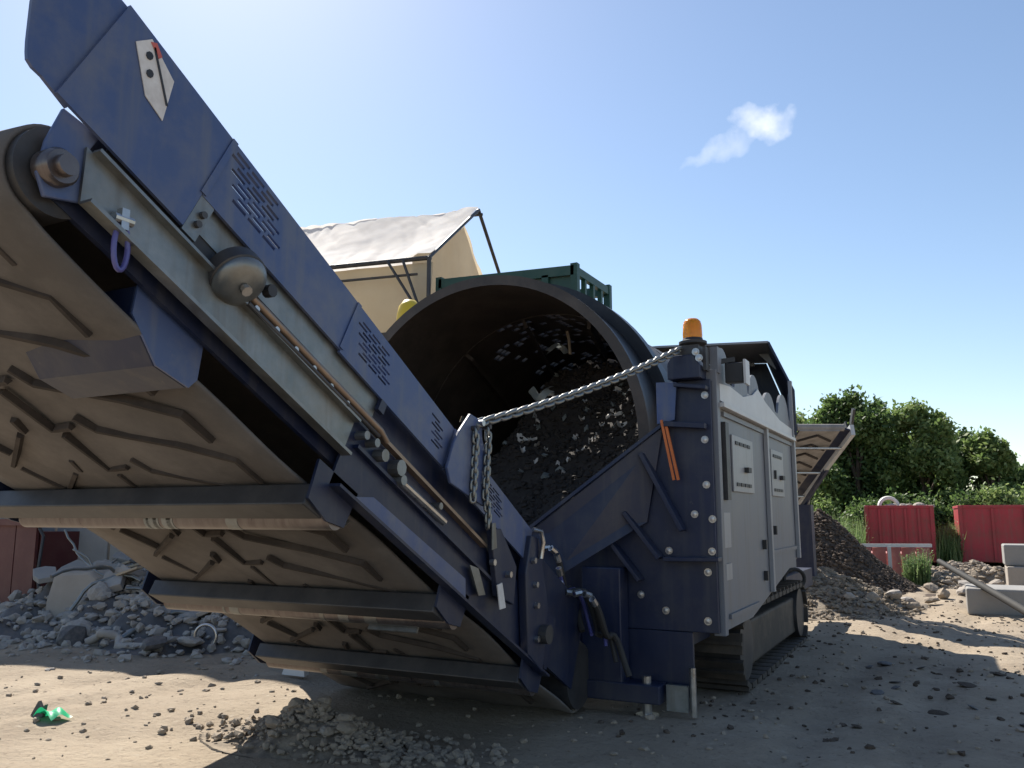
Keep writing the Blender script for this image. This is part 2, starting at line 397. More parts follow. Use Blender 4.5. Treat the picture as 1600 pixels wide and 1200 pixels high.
# ------------------------------------------------------------------ the trommel screen
CX = -2.95                                   # machine centre line
root = thing('trommel_screen', 'large dark blue and grey mobile trommel screen with open drum and inclined discharge conveyor', 'trommel screen', (CX, 7.0, 0))

# --- drum
DZ, DR = 1.69, 1.20
Y0 = 5.2
mb = MB(); mb.lathe((CX, Y0, DZ), (0, 1, 0), [(DR, 0.0), (DR, 1.05)], 96)
drum = part('drum', mb, 'drum_steel', root, smooth=True, label='smooth dark steel discharge lip of the drum')
mb = MB(); mb.lathe((CX, Y0, DZ), (0, 1, 0), [(DR + 0.004, 0.0), (DR + 0.055, 0.0), (DR + 0.055, 0.05), (DR + 0.035, 0.055), (DR + 0.035, 1.05), (DR + 0.004, 1.05)], 96)
part('drum_shell', mb, 'drum_outer', drum, smooth=True)
mb = MB(); mb.lathe((CX, Y0 + 0.42, DZ), (0, 1, 0), [(DR + 0.036, 0), (DR + 0.12, 0), (DR + 0.12, 0.13), (DR + 0.036, 0.13)], 96)
part('riding_ring', mb, 'drum_outer', drum, smooth=True)
mb = MB(); mb.lathe((CX, Y0, DZ), (0, 1, 0), [(DR - 0.012, -0.012), (DR + 0.06, -0.012), (DR + 0.06, -0.002), (DR - 0.012, -0.002), (DR - 0.012, -0.012)], 96)
part('rim', mb, 'drum_steel', drum, smooth=True)
# perforated screening section: real openings left in a cylindrical grid
mb = MB(); NA, NL = 96, 26; L0, L1 = Y0 + 1.05, Y0 + 2.95
fr = 0.22
def cyl_pt(a, l, r=DR + 0.01): return (CX + r * math.cos(a), L0 + (L1 - L0) * l, DZ + r * math.sin(a))
k0 = 0
avs = []
for i in range(NA):
    avs += [(i + fr * 0.5) / NA, (i + 1 - fr * 0.5) / NA]
lvs = []
for j in range(NL): lvs += [(j + fr * 0.5) / NL, (j + 1 - fr * 0.5) / NL]
lvs = [0.0] + lvs + [1.0]
na, nl = len(avs), len(lvs)
for a in avs:
    for l in lvs: mb.v.append(cyl_pt(2 * math.pi * a, l))
rnd = random.Random(3)
for i in range(na):
    for j in range(nl - 1):
        hole = (i % 2 == 0) and (j % 2 == 1)
        if hole and rnd.random() < (0.24 if 0.12 < avs[i] < 0.345 else 0.01): continue      # the rest kept closed so the drum stays dark
        b0 = ((i + 1) % na) * nl
        mb.f.append((i * nl + j, b0 + j, b0 + j + 1, i * nl + j + 1))
part('screen_mesh', mb, 'drum_steel', drum, smooth=False, solid=0.03, label='perforated screening section inside the drum')
# lifter bars along the screen
for k in range(12):
    a = 2 * math.pi * (k + 0.3) / 12
    r = DR - 0.04
    mb = MB(); mb.bar((CX + r * math.cos(a), L0 + 0.02, DZ + r * math.sin(a)), (CX + r * math.cos(a + 0.5), L1, DZ + r * math.sin(a + 0.5)), 0.03, 0.09, (math.cos(a + .25), 0, math.sin(a + .25)))
    part('lifter_bar', mb, 'drum_steel', drum)
# black disc added as painted shade across the drum's open far end
mb = MB(); mb.cyl((CX, L1 + .02, DZ), (CX, L1 + .05, DZ), DR + .02, 64)
part('dark_backing', mb, 'black_paint', root)

# --- rear wall with V opening below the drum
def pl(y, pts): return [(x, y, z) for x, z in pts]
RX, LX = -1.275, 2 * CX + 1.275
mb = MB()
mb.prism(pl(5.20, [(RX, 0.50), (RX, 2.05), (-1.60, 2.05), (-1.60, 1.75), (-2.44, 1.06), (-2.44, 0.50)]), (0, -0.04, 0))
part('rear_plate', mb, 'dark_blue_paint', root, bevel=0.004)
mb = MB()
mb.prism(pl(5.20, [(LX, 0.50), (LX, 2.05), (2 * CX + 1.60, 2.05), (2 * CX + 1.60, 1.75), (2 * CX + 2.44, 1.06), (2 * CX + 2.44, 0.50)]), (0, -0.04, 0))
part('rear_plate', mb, 'dark_blue_paint', root, bevel=0.004)
mb = MB(); mb.box(-3.46, -2.44, 5.15, 5.2, 0.42, 0.92)
part('lower_wall', mb, 'dark_blue_paint', root)
for x0, x1 in ((-2.436, -1.44), (2 * CX + 1.44, 2 * CX + 2.436)):
    mb = MB(); mb.box(x0, x1, 5.165, 5.195, .12, .497); part('lower_skirt', mb, 'dark_blue_paint', root, bevel=.004)
# discharge chute wings funnelling from drum to conveyor
for sgn in (1, -1):
    X = lambda x: CX + sgn * (x - CX)
    mb = MB(); q = [(X(-1.58), 5.135, 1.76), (X(-2.43), 4.86, 1.075), (X(-2.24), 4.86, 0.80), (X(-1.70), 5.135, 1.16)]
    mb.prism(q, (0, 0.022, 0.005))
    part('chute_plate', mb, 'dark_blue_paint', root, bevel=0.003)
    mb = MB(); mb.prism([(X(-2.43), 4.86, 1.07), (X(-2.24), 4.86, 0.80), (X(-2.24), 5.14, 0.80), (X(-1.70), 5.15, 1.16), (X(-1.70), 5.15, 0.9), (X(-2.3), 5.0, 0.55), (X(-2.45), 4.9, 0.7)], (0, 0.01, 0))
    # stiffener along the chute's upper edge
    mb = MB(); mb.bar((X(-1.57), 5.128, 1.78), (X(-2.44), 4.848, 1.085), 0.02, 0.035, (0, 1, 0))
    part('chute_edge', mb, 'dark_blue_paint', root)
# ribs
for p0, p1, w in [((-1.49, 2.02), (-1.285, 1.99), .030), ((-1.56, 1.775), (-1.30, 1.75), .042), ((-1.59, .935), (-1.245, .94), .030),
                  ((-1.71, 1.59), (-1.46, 1.11), .034), ((-1.83, 1.22), (-1.61, .94), .034), ((-1.95, 1.06), (-1.74, .80), .030)]:
    mb = MB(); y = 5.125 if p0[0] > -1.6 else 5.10
    mb.bar((p0[0], y, p0[1]), (p1[0], y, p1[1]), 0.09, w * 0.8, (0.3, 0, 1) if abs(p0[1] - p1[1]) < .1 else (1, 0, 0.5))
    part('rib', mb, 'dark_blue_paint', root, bevel=0.003)
# bolts (shared mesh)
bm_ = MB(); bm_.lathe((0, 0, 0), (0, -1, 0), [(0.024, 0), (0.024, 0.006), (0.016, 0.006), (0.016, 0.018), (0.0, 0.020)], 10)
bolt_me = bm_.mesh('bolt', 'steel', (0, 0, 0), False)
for x, z in [(-1.31, 1.95), (-1.32, 1.67), (-1.32, 1.39), (-1.40, 1.21), (-1.29, 1.18), (-1.57, .985), (-1.30, .985), (-1.33, .86), (-1.76, .71), (-1.60, .62), (-1.34, .57)]:
    link('bolt', bolt_me, root, Vector((x, 5.159, z)) - BASE[root.name])
for x, z in [(-1.31, 2.17), (-1.33, 2.21)]:
    link('bolt', bolt_me, root, Vector((x, 5.05, z)) - BASE[root.name])
# orange marker strips
for dx in (0, 0.028):
    mb = MB(); mb.bar((-1.578 + dx, 5.10, 1.80 - dx), (-1.508 + dx, 5.10, 1.42), 0.016, 0.014, (0, 1, 0))
    part('marker_strip', mb, 'orange_paint', root)
# grey upper guard plate at drum side
mb = MB(); mb.prism([(-1.62, 5.14, 2.05), (-1.62, 5.14, 1.78), (-1.50, 5.12, 1.80), (-1.48, 5.12, 2.04)], (0, 0.012, 0))
part('guard_plate', mb, 'blue_paint', root)

# --- beacon column and beacon
mb = MB(); mb.prism(pl(5.06, [(-1.52, 2.05), (-1.31, 2.05), (-1.31, 2.13), (-1.35, 2.20), (-1.49, 2.20), (-1.52, 2.15)]), (0, 0.16, 0))
part('column_head', mb, 'dark_blue_paint', root, bevel=0.006)
mb = MB(); mb.box(-1.44, -1.32, 5.08, 5.20, 2.20, 2.265); mb.bar((-1.46, 5.14, 2.2), (-1.40, 5.14, 2.27), .05, .03); mb.box(-1.30, -1.28, 5.1, 5.18, 2.1, 2.25)
part('beacon_bracket', mb, 'dark_steel', root)
bc = (-1.37, 5.14, 2.265)
mb = MB(); mb.lathe(bc, (0, 0, 1), [(0.0, 0), (0.066, 0), (0.088, 0.012), (0.088, 0.028), (0.066, 0.036), (0.062, 0.05), (0.0, 0.05)], 24)
beacon = part('beacon', mb, 'black_paint', root, smooth=True, label='black beacon base')
mb = MB(); mb.lathe(bc, (0, 0, 1), [(0.060, 0.051), (0.062, 0.07), (0.059, 0.135), (0.053, 0.160), (0.038, 0.176), (0.0, 0.182)], 24)
part('lens', mb, 'amber_lens', beacon, smooth=True, label='amber lens of the beacon')
mb = MB(); mb.cyl((bc[0], bc[1], bc[2] + .052), (bc[0], bc[1], bc[2] + .11), .016, 10)
part('bulb_holder', mb, 'label_white', beacon)

# --- side body on the right (grey cladding)
PX = -1.268
mb = MB(); mb.prism([(PX, 5.26, .50), (PX, 6.1, .50), (PX, 8.15, .82), (PX, 8.15, 1.90), (PX, 5.26, 1.90)], (-0.03, 0, 0))
side = part('side_panel', mb, 'grey_panel', root)
mb = MB(); mb.box(PX - .05, PX + .022, 5.205, 5.275, .48, 2.12)
part('corner_post', mb, 'grey_panel', root, bevel=0.004)
for y in (6.80, 8.12):
    mb = MB(); mb.box(PX + .002, PX + .035, y - .03, y + .03, .62 if y < 7 else .82, 1.90 if y < 7 else 2.46)
    part('panel_post', mb, 'hatch_paint', root, bevel=0.004)
# upper white band with scalloped top edge
prof = [(5.28, 1.905), (8.15, 1.905), (8.15, 2.34)]
hump = [(7.75, 2.18, .26), (7.07, 2.11, .27), (6.47, 2.17, .21), (6.02, 2.18, .21), (5.46, 2.20, .19)]
top = []
for yy in np.linspace(8.1, 5.28, 90):
    z = 2.08
    for c, zc, r in hump:
        if abs(yy - c) < r: z = max(z, zc - 0.1 + math.sqrt(max(0, 1 - ((yy - c) / r) ** 2)) * 0.20)
    top.append((float(yy), z))
mb = MB(); mb.prism([(PX + .006, y, z) for y, z in prof + top], (-0.02, 0, 0))
part('scalloped_fascia', mb, 'grey_panel', root)
mb = MB(); mb.prism([(PX + .020, y, z) for y, z in [(5.30, 1.93), (8.08, 1.93), (8.08, 2.0), (7.45, 2.02), (6.85, 2.10), (6.55, 2.17), (6.35, 2.10), (6.0, 2.04), (5.6, 2.06), (5.30, 2.04)]], (-0.012, 0, 0))
part('white_fascia', mb, 'white_paint', root)
mb = MB(); mb.box(PX + .002, PX + .05, 5.28, 8.10, 1.885, 1.915)
part('fascia_lip', mb, 'white_paint', root, bevel=0.003)
# hatches on the cladding with rows of slots
for (y0, y1, z0, z1) in [(5.62, 6.28, 1.36, 1.74), (7.0, 7.55, 1.36, 1.74)]:
    mb = MB(); mb.box(PX + .002, PX + .014, y0, y1, z0, z1)
    h = part('hatch', mb, 'hatch_paint', root, bevel=0.003)
    for zz in (z0 + .05, z1 - .05):
        for i in range(4):
            a = y0 + .08 + i * (y1 - y0 - .16) / 4
            mb = MB(); mb.box(PX + .016, PX + .02, a, a + .09, zz - .012, zz + .012)
            part('slot', mb, 'black_paint', h)
    mb = MB(); mb.box(PX + .016, PX + .045, y0 + .34, y0 + .44, 1.50, 1.535)
    part('handle', mb, 'black_paint', h)
mb = MB(); mb.box(PX + .003, PX + .03, 5.37, 5.46, 1.30, 1.80)
part('hinge_strip', mb, 'dark_steel', root)
for (y0, y1, z0, z1) in [(5.32, 5.50, 1.0, 1.22), (5.34, 5.50, .80, .90)]:
    mb = MB(); mb.box(PX + .002, PX + .008, y0, y1, z0, z1); part('patch_plate', mb, 'hatch_paint', root)
for (y, z) in [(6.55, .95), (6.55, .72), (7.0, 1.05), (7.1, 1.5)]:
    mb = MB(); mb.box(PX + .002, PX + .03, y, y + .04, z, z + .07); part('latch', mb, 'black_paint', root)
for (y0, y1) in [(5.40, 6.74), (6.86, 8.06)]:
    for z in (.56 if y1 < 7 else .9, 1.84):
        mb = MB(); mb.box(PX + .001, PX + .016, y0, y1 if z > 1 else min(y1, 6.3 if y1 < 7 else y1), z, z + .03); part('door_rail', mb, 'grey_panel', root)
# work light
mb = MB(); mb.box(-1.24, -1.12, 5.42, 5.50, 2.06, 2.19); wl = part('work_light', mb, 'black_paint', root, bevel=0.006)
mb = MB(); mb.box(-1.115, -1.10, 5.40, 5.52, 2.045, 2.205); part('light_bezel', mb, 'white_paint', wl)
mb = MB(); mb.bar((-1.28, 5.40, 2.20), (-1.18, 5.45, 2.215), .03, .03); part('light_arm', mb, 'black_paint', wl)
mb = MB(); mb.prism([(PX + .03, 5.22, 2.1), (PX + .03, 5.30, 2.1), (PX + .03, 5.33, 2.20), (PX + .03, 5.29, 2.27), (PX + .03, 5.23, 2.27)], (-.05, 0, 0)); part('lifting_lug', mb, 'grey_panel', root)
# left body
mb = MB(); mb.box(LX - .03, LX, 5.26, 8.15, .5, 2.1); part('side_panel', mb, 'grey_panel', root)

# --- hood at the feed end
hp = [(-1.22, 1.95), (-1.22, 2.37), (-1.43, 2.86), (-2.54, 2.915)]
hp = hp + [(2 * CX - x, z) for x, z in hp[::-1]]
for i in range(len(hp) - 1):
    a, b = hp[i], hp[i + 1]
    mb = MB(); mb.add([(a[0], 8.13, a[1]), (b[0], 8.13, b[1]), (CX + (b[0] - CX) * .86, 9.25, b[1]), (CX + (a[0] - CX) * .86, 9.25, a[1])], [(0, 1, 2, 3)])
    part('hood_plate', mb, 'dark_blue_paint' if i in (0, 1, 5, 6) else 'hatch_paint', root, solid=0.02)
mb = MB(); mb.prism(pl(9.23, [(CX + (x - CX) * .85, z - .015) for x, z in hp] ), (0, .03, 0)); part('hood_end', mb, 'dark_blue_paint', root)
mb = MB(); mb.bar((-1.74, 9.0, 2.80), (-4.16, 9.0, 2.80), .05, .03); part('hood_beam', mb, 'hatch_paint', root)
mb = MB(); mb.prism([(-1.45, 8.6, 2.83), (-1.62, 8.6, 2.84), (-1.45, 8.6, 2.66)], (0, .02, 0)); part('gusset', mb, 'hatch_paint', root)
# unseen housing added behind the hood, sized for its shadow on the ground
mb = MB(); mb.prism(pl(9.27, [(-1.58, .6), (-1.58, 2.35), (-1.75, 2.6), (-4.2, 2.6), (-4.35, 2.35), (-4.35, .6)]), (0, 0.8, 0)); part('hidden_housing', mb, 'grey_panel', root, bevel=.02)
# chassis and legs
for x in (-1.62, 2 * CX + 1.62):
    mb = MB(); mb.box(x - .1, x + .1, 5.24, 10.8, .38, .58); part('chassis_beam', mb, 'dark_blue_paint', root)
mb = MB(); mb.box(-2.10, -1.84, 5.0, 5.14, .16, .88); part('rear_leg', mb, 'dark_blue_paint', root, bevel=.008)
mb = MB(); mb.box(-2.36, -1.60, 4.98, 5.13, .09, .2); part('rear_beam', mb, 'dark_blue_paint', root, bevel=.008)
mb = MB(); mb.cyl((-1.70, 5.05, .0), (-1.70, 5.05, .24), .028, 12); mb.cyl((-1.70, 5.05, 0), (-1.70, 5.05, .02), .07, 14); part('jack_foot', mb, 'steel', root)
mb = MB(); mb.box(-1.58, -1.45, 5.05, 5.09, .05, .2); part('tow_plate', mb, 'galvanised', root)
mb = MB(); mb.cyl((-1.43, 5.1, .02), (-1.43, 5.1, .3), .02, 10); part('drain_pipe', mb, 'steel', root)

# crawler tracks: pads around a stadium
def crawler(xc):
    w = .40; y0, y1, r = 6.15, 8.55, .26
    mb = MB(); mb.box(xc - .14, xc + .14, y0, y1, .12, .44)
    tr = part('crawler_track', mb, 'track_steel', root, bevel=.02)
    per = 2 * (y1 - y0) + 2 * math.pi * r; npd = 36
    pm = MB(); pm.box(-w / 2, w / 2, -.070, .070, -.018, .018); pm.box(-w / 2, w / 2, -.012, .012, .018, .045)
    pme = pm.mesh('track_pad', 'track_steel')
    for i in range(npd):
        l = per * i / npd; S = y1 - y0
        if l < S: p, a = (y0 + l, .29 + r), 0
        elif l < S + math.pi * r: t = (l - S) / r; p, a = (y1 + math.sin(t) * r, .29 + math.cos(t) * r), -t
        elif l < 2 * S + math.pi * r: p, a = (y1 - (l - S - math.pi * r), .29 - r), math.pi
        else: t = (l - 2 * S - math.pi * r) / r; p, a = (y0 - math.sin(t) * r, .29 - math.cos(t) * r), math.pi - t
        o = link('track_pad', pme, tr, Vector((xc, p[0], p[1])) - BASE[root.name]); o.rotation_euler = (a, 0, 0)
    for y in (y0, y1):
        mb = MB(); mb.cyl((xc - .17, y, .29), (xc + .17, y, .29), .22, 24); part('sprocket', mb, 'dark_steel', tr)
crawler(-1.50); crawler(2 * CX + 1.50)
# hydraulic hoses around the hinge
rh = random.Random(11)
for i in range(9):
    x = -2.28 + .05 * i; z = 1.0 - .04 * i
    pts = []
    for t in np.linspace(0, 1, 12):
        pts.append((x + .14 * t + .03 * math.sin(5 * t + i), 4.80 + .12 * math.sin(3 * t) - .03 * i * (1 - t), z - .36 * t + .05 * math.sin(9 * t + i)))
    mb = MB(); mb.tube(pts, .011 + .004 * (i % 3), 8); part('hose', mb, 'rubber' if i % 3 else 'hook_blue', root, smooth=True)
    mb = MB(); mb.cyl(pts[0], (Vector(pts[0]) + (Vector(pts[1]) - Vector(pts[0])).normalized() * .05), .02, 8); part('hose_fitting', mb, 'steel', root)

# ------------------------------------------------------------------ discharge conveyor (part of the machine)
CA = R(28.1)
CO = Vector((-2.0, 4.078, 1.118))
DS = Vector((0, -math.cos(CA), math.sin(CA))); DN = Vector((0, math.sin(CA), math.cos(CA)))
def cv(x, s, n): return Vector((x, CO.y, CO.z)) + DS * s + DN * n
XR, XL = -2.0, -3.92
def sbox(mb, x0, x1, s0, s1, n0, n1):
    return mb.prism([cv(x0, s0, n0), cv(x1, s0, n0), cv(x1, s0, n1), cv(x0, s0, n1)], DS * (s1 - s0))
def splate(mb, x, pts, th=-0.012):
    return mb.prism([cv(x, s, n) for s, n in pts], (th, 0, 0))
def topn(s): return 0.002 + 0.039 * s

# dark inner side plates = the frame of the conveyor
mb = MB(); splate(mb, XR - .055, [(-1.0, -.52), (2.9, -.50), (2.9, -.02), (-1.0, -.02)], -.02)
splate(mb, XL + .055, [(-1.0, -.50), (2.9, -.50), (2.9, -.02), (-1.0, -.02)], .02)
conv = part('discharge_conveyor', mb, 'dark_blue_paint', root, label='inclined discharge conveyor rising towards the left')

# blue upper guard with real louvre slots: grid in (s, t), t from bottom to top edge
def guard(s0, s1, nbot, blocks, name, x=XR, label=None):
    cuts_s = {s0, s1}; cuts_t = {0.0, 1.0}; holes = []
    for (bs0, bs1, bt0, bt1, rows, cols, skew) in blocks:
        for r in range(rows):
            t0 = bt0 + (bt1 - bt0) * (r + .22) / rows; t1 = bt0 + (bt1 - bt0) * (r + .78) / rows
            sh = skew * r / max(1, rows - 1) + (0.0 if r % 2 else 0.03)
            for c in range(cols):
                a = bs0 + (bs1 - bs0) * (c + .08) / cols + sh; b = bs0 + (bs1 - bs0) * (c + .92) / cols + sh
                holes.append((a, b, t0, t1)); cuts_s |= {a, b}; cuts_t |= {t0, t1}
    S = sorted(cuts_s); T = sorted(cuts_t)
    mb = MB()
    for s in S:
        for t in T:
            nb = nbot(s); mb.v.append(tuple(cv(x, s, nb + (topn(s) - nb) * t)))
    nt_ = len(T)
    for i in range(len(S) - 1):
        for j in range(nt_ - 1):
            sm, tm = (S[i] + S[i + 1]) / 2, (T[j] + T[j + 1]) / 2
            if any(a < sm < b and t0 < tm < t1 for a, b, t0, t1 in holes): continue
            mb.f.append((i * nt_ + j, i * nt_ + j + 1, (i + 1) * nt_ + j + 1, (i + 1) * nt_ + j))
    return part(name, mb, 'blue_paint', conv, solid=.012, label=label)
guard(1.78, 2.56, lambda s: -.155, [(2.20, 2.44, .28, .95, 8, 3, 0.10)], 'upper_guard')
guard(2.562, 3.045, lambda s: -.29, [], 'upper_guard')
guard(.93, 1.778, lambda s: -.165, [(1.44, 1.66, .25, .85, 8, 3, 0.07), (.97, 1.06, .22, .8, 7, 1, 0.05)], 'upper_guard')
guard(.0, .928, lambda s: -.17, [(.32, .50, .3, .85, 7, 2, 0.06)], 'upper_guard')
# folded top lip of the guards
mb = MB(); mb.prism([cv(XR - .01, .0, .0), cv(XR - .07, .0, .0), cv(XR - .07, 3.04, topn(3.04)), cv(XR - .01, 3.04, topn(3.04))], DN * .012)
part('guard_lip', mb, 'blue_paint', conv)
# nose plate over the head, its outer half folded slightly inwards
out = [(3.0, -.292), (3.09, -.276), (3.118, -.276), (3.138, -.268), (3.150, -.25), (3.164, -.225), (3.215, -.12), (3.255, -.02), (3.262, .03), (3.245, .07), (3.20, .105), (3.12, .124), (3.02, topn(3.02)), (3.02, -.05)]
mb = MB(); mb.prism([cv(XR - .007 - .10 * max(0, s - 3.05), s, n) for s, n in out], (-.012, 0, 0))
part('nose_plate', mb, 'blue_paint', conv)
# bolted seam strips on the guards
for s in (.93, 1.78, 2.561):
    mb = MB(); splate(mb, XR + .012, [(s - .012, -.15), (s + .012, -.15), (s + .012, topn(s)), (s - .012, topn(s))], -.004); part('seam_strip', mb, 'blue_paint', conv)
# warning sticker near the head
mb = MB(); splate(mb, XR + .0105, [(2.976, .042), (2.946, .098), (2.826, .056), (2.788, -.082), (2.868, -.068)], -.003)
st = part('warning_sticker', mb, 'label_white', conv)
mb = MB(); splate(mb, XR + .0135, [(2.93, .10), (2.945, .085), (2.90, .065), (2.895, .08)], -.002); part('red_stripe', mb, 'label_red', st)
for (s, n) in [(2.925, .045), (2.895, .0)]:
    mb = MB(); splate(mb, XR + .0135, [(s + .012 * math.cos(a), n + .014 * math.sin(a)) for a in np.linspace(0, 2 * math.pi, 9)[:-1]], -.002); part('pictogram', mb, 'black_paint', st)
mb = MB(); splate(mb, XR + .0135, [(2.93, .08), (2.925, .085), (2.80, -.03), (2.806, -.034)], -.002); part('fold_line', mb, 'black_paint', st)
# galvanised strip below the guards
mb = MB(); splate(mb, XR - .018, [(1.46, -.25), (2.53, -.25), (2.53, -.14), (1.46, -.14)], -.01); part('inner_strip', mb, 'galvanised', conv)
mb = MB(); splate(mb, XR + .008, [(1.43, -.215), (1.47, -.215), (1.47, -.165), (1.43, -.165)], -.02); part('strip_end', mb, 'dark_blue_paint', conv)
# open slot bracket at top of the strip
mb = MB(); splate(mb, XR + .004, [(2.50, -.30), (2.56, -.30), (2.56, -.13), (2.53, -.10), (2.50, -.16)], -.01); part('slot_bracket', mb, 'galvanised', conv)
for n in (-.25, -.21):
    mb = MB(); mb.cyl(cv(XR + .004, 2.525, n), cv(XR + .018, 2.525, n), .012, 8); part('slot_bolt', mb, 'dark_steel', conv)
# galvanised main channel with flanges
mb = MB()
splate(mb, XR - .012, [(1.55, -.475), (2.83, -.475), (2.90, -.33), (1.55, -.33)], -.010)
sbox(mb, XR - .012, XR + .035, 1.55, 2.83, -.482, -.470)
sbox(mb, XR - .012, XR + .020, 1.55, 2.88, -.332, -.322)
part('galvanised_channel', mb, 'galvanised', conv, label='galvanised steel side channel')
mb = MB(); sbox(mb, XR - .03, XR - .022, 1.55, 2.85, -.32, -.24); part('gap_shade', mb, 'black_paint', conv)  # black sheet painted in as the shade of the open gap
for s in np.linspace(1.65, 2.2, 6):
    mb = MB(); mb.cyl(cv(XR + .0, s, -.315), cv(XR + .02, s, -.315), .012, 8); part('channel_bolt', mb, 'steel', conv)
# copper coloured pipe in the gap
mb = MB(); mb.tube([cv(XR + .012, 2.24, -.295), cv(XR + .012, 1.9, -.292), cv(XR + .012, 1.42, -.285), cv(XR + .01, 1.36, -.30)], .014, 10); part('hydraulic_pipe', mb, 'copper_pipe', conv, smooth=True)
mb = MB(); mb.tube([cv(XR + .016, 2.24, -.325), cv(XR + .016, 1.9, -.32), cv(XR + .014, 1.42, -.312)], .009, 8); part('hydraulic_pipe', mb, 'dark_steel', conv, smooth=True)
# round galvanised cap (roller tension cover)
mb = MB(); cc = cv(XR + .03, 2.315, -.30)
mb.lathe(cc, (.75, -.1, -.7), [(.084, -.03), (.092, 0), (.088, .012), (.070, .026), (.045, .034), (0, .037)], 28)
cap = part('tension_cap', mb, 'galvanised', conv, smooth=True)
mb = MB(); mb.lathe(cc, (.75, -.1, -.7), [(.088, -.06), (.097, -.055), (.097, -.006), (.092, -.002)], 28); part('cap_rim', mb, 'dark_steel', cap, smooth=True)
mb = MB(); mb.cyl(Vector(cc) + Vector((.03, -.005, -.028)), Vector(cc) + Vector((.045, -.008, -.042)), .018, 8); part('cap_bolt', mb, 'steel', cap)
mb = MB(); mb.cyl(cv(XR + .02, 2.20, -.24), cv(XR + .05, 2.20, -.24), .022, 10); part('cap_nut', mb, 'black_paint', cap)
# head bearing plate with shaft
mb = MB(); splate(mb, XR - .025, [(2.905, -.53), (2.80, -.45), (2.884, -.32), (2.882, -.262), (3.0, -.285), (2.985, -.40), (2.955, -.49)], -.014); part('head_plate', mb, 'blue_paint', conv, bevel=.004)
mb = MB(); mb.lathe(cv(XR - .02, 2.925, -.445), (1, 0, 0), [(.052, -.03), (.052, .02), (.045, .03), (.030, .03), (.028, .055), (0, .055)], 20); part('shaft_bearing', mb, 'roller_steel', conv, smooth=True)
# lower blue frame (nearer the machine)
mb = MB(); splate(mb, XR - .02, [(-.55, -.56), (1.548, -.60), (1.548, -.31), (.40, -.29), (-.55, -.27)], -.012); part('lower_frame', mb, 'dark_blue_paint', conv)
mb = MB(); sbox(mb, XR - .02, XR + .012, .42, 1.45, -.303, -.288); part('frame_rail', mb, 'copper_pipe', conv)
mb = MB(); sbox(mb, XR - .018, XR + .006, .2, 1.5, -.415, -.40); part('frame_rib', mb, 'dark_blue_paint', conv)
mb = MB(); sbox(mb, XR - .02, XR + .03, -.5, 1.545, -.61, -.598); part('frame_flange', mb, 'dark_blue_paint', conv)
mb = MB(); splate(mb, XR - .008, [(1.30, -.52), (1.45, -.60), (1.05, -.598), (.45, -.585), (.50, -.50)], -.006); part('skirt_plate', mb, 'blue_paint', conv)
for s, n, r_ in [(1.36, -.365, .026), (1.24, -.35, .034), (1.50, -.36, .018), (1.43, -.35, .018), (1.20, -.385, .022), (.9, -.34, .016)]:
    mb = MB(); mb.cyl(cv(XR - .02, s, n), cv(XR + .03, s, n), r_, 10); part('frame_bolt', mb, 'galvanised', conv)
mb = MB(); mb.cyl(cv(XR + .01, 1.20, -.39), cv(XR + .01, .82, -.375), .018, 10); part('adjuster_rod', mb, 'steel', conv)
# chain bracket plate standing above the guard
mb = MB(); splate(mb, XR + .045, [(.905, .145), (.80, .175), (.76, .11), (.60, -.02), (.585, -.17), (.90, -.225), (.96, -.18), (.965, -.05), (.95, .02)], -.016); part('chain_bracket', mb, 'blue_paint', conv, bevel=.004)
# hinge brackets near the machine
mb = MB(); splate(mb, XR + .03, [(.45, -.22), (.36, -.17), (.12, -.26), (.06, -.44), (.24, -.47)], -.03); part('hinge_plate', mb, 'dark_blue_paint', conv, bevel=.004)
mb = MB(); splate(mb, XR + .04, [(.47, -.20), (.44, -.18), (.37, -.28), (.41, -.31)], -.006); part('hinge_edge', mb, 'galvanised', conv)
mb = MB(); splate(mb, XR + .05, [(.30, -.44), (.26, -.41), (.17, -.50), (.22, -.53)], -.006); part('sticker', mb, 'label_white', conv)
mb = MB(); splate(mb, XR + .01, [(.52, -.44), (.44, -.42), (.32, -.50), (.38, -.53)], -.006); part('wear_plate', mb, 'galvanised', conv)
mb = MB(); splate(mb, XR + .035, [(.05, -.05), (-.04, -.02), (-.32, -.30), (-.40, -.62), (-.20, -.60), (.02, -.25)], -.05); part('hinge_arm', mb, 'dark_blue_paint', conv, bevel=.006)
mb = MB(); mb.tube([cv(XR + .04, .06, -.02), cv(XR + .06, .0, -.0), cv(XR + .06, -.05, -.04), cv(XR + .05, -.08, -.12)], .012, 8); part('grease_line', mb, 'steel', conv, smooth=True)
mb = MB(); mb.cyl(cv(XR - .02, -.30, -.45), cv(XR + .08, -.30, -.45), .05, 16); part('hinge_pin', mb, 'dark_steel', conv)
for s, n in [(-.02, -.16), (-.1, -.26), (-.16, -.35), (-.24, -.5), (.38, -.36), (.2, -.34)]:
    mb = MB(); mb.cyl(cv(XR + .03, s, n), cv(XR + .055, s, n), .016, 8); part('hinge_bolt', mb, 'steel', conv)
# left side guards (far side)
mb = MB(); splate(mb, XL, [(-.5, -.56), (3.0, -.50), (3.05, topn(3)), (0, 0)], .012); part('far_guard', mb, 'blue_paint', conv)

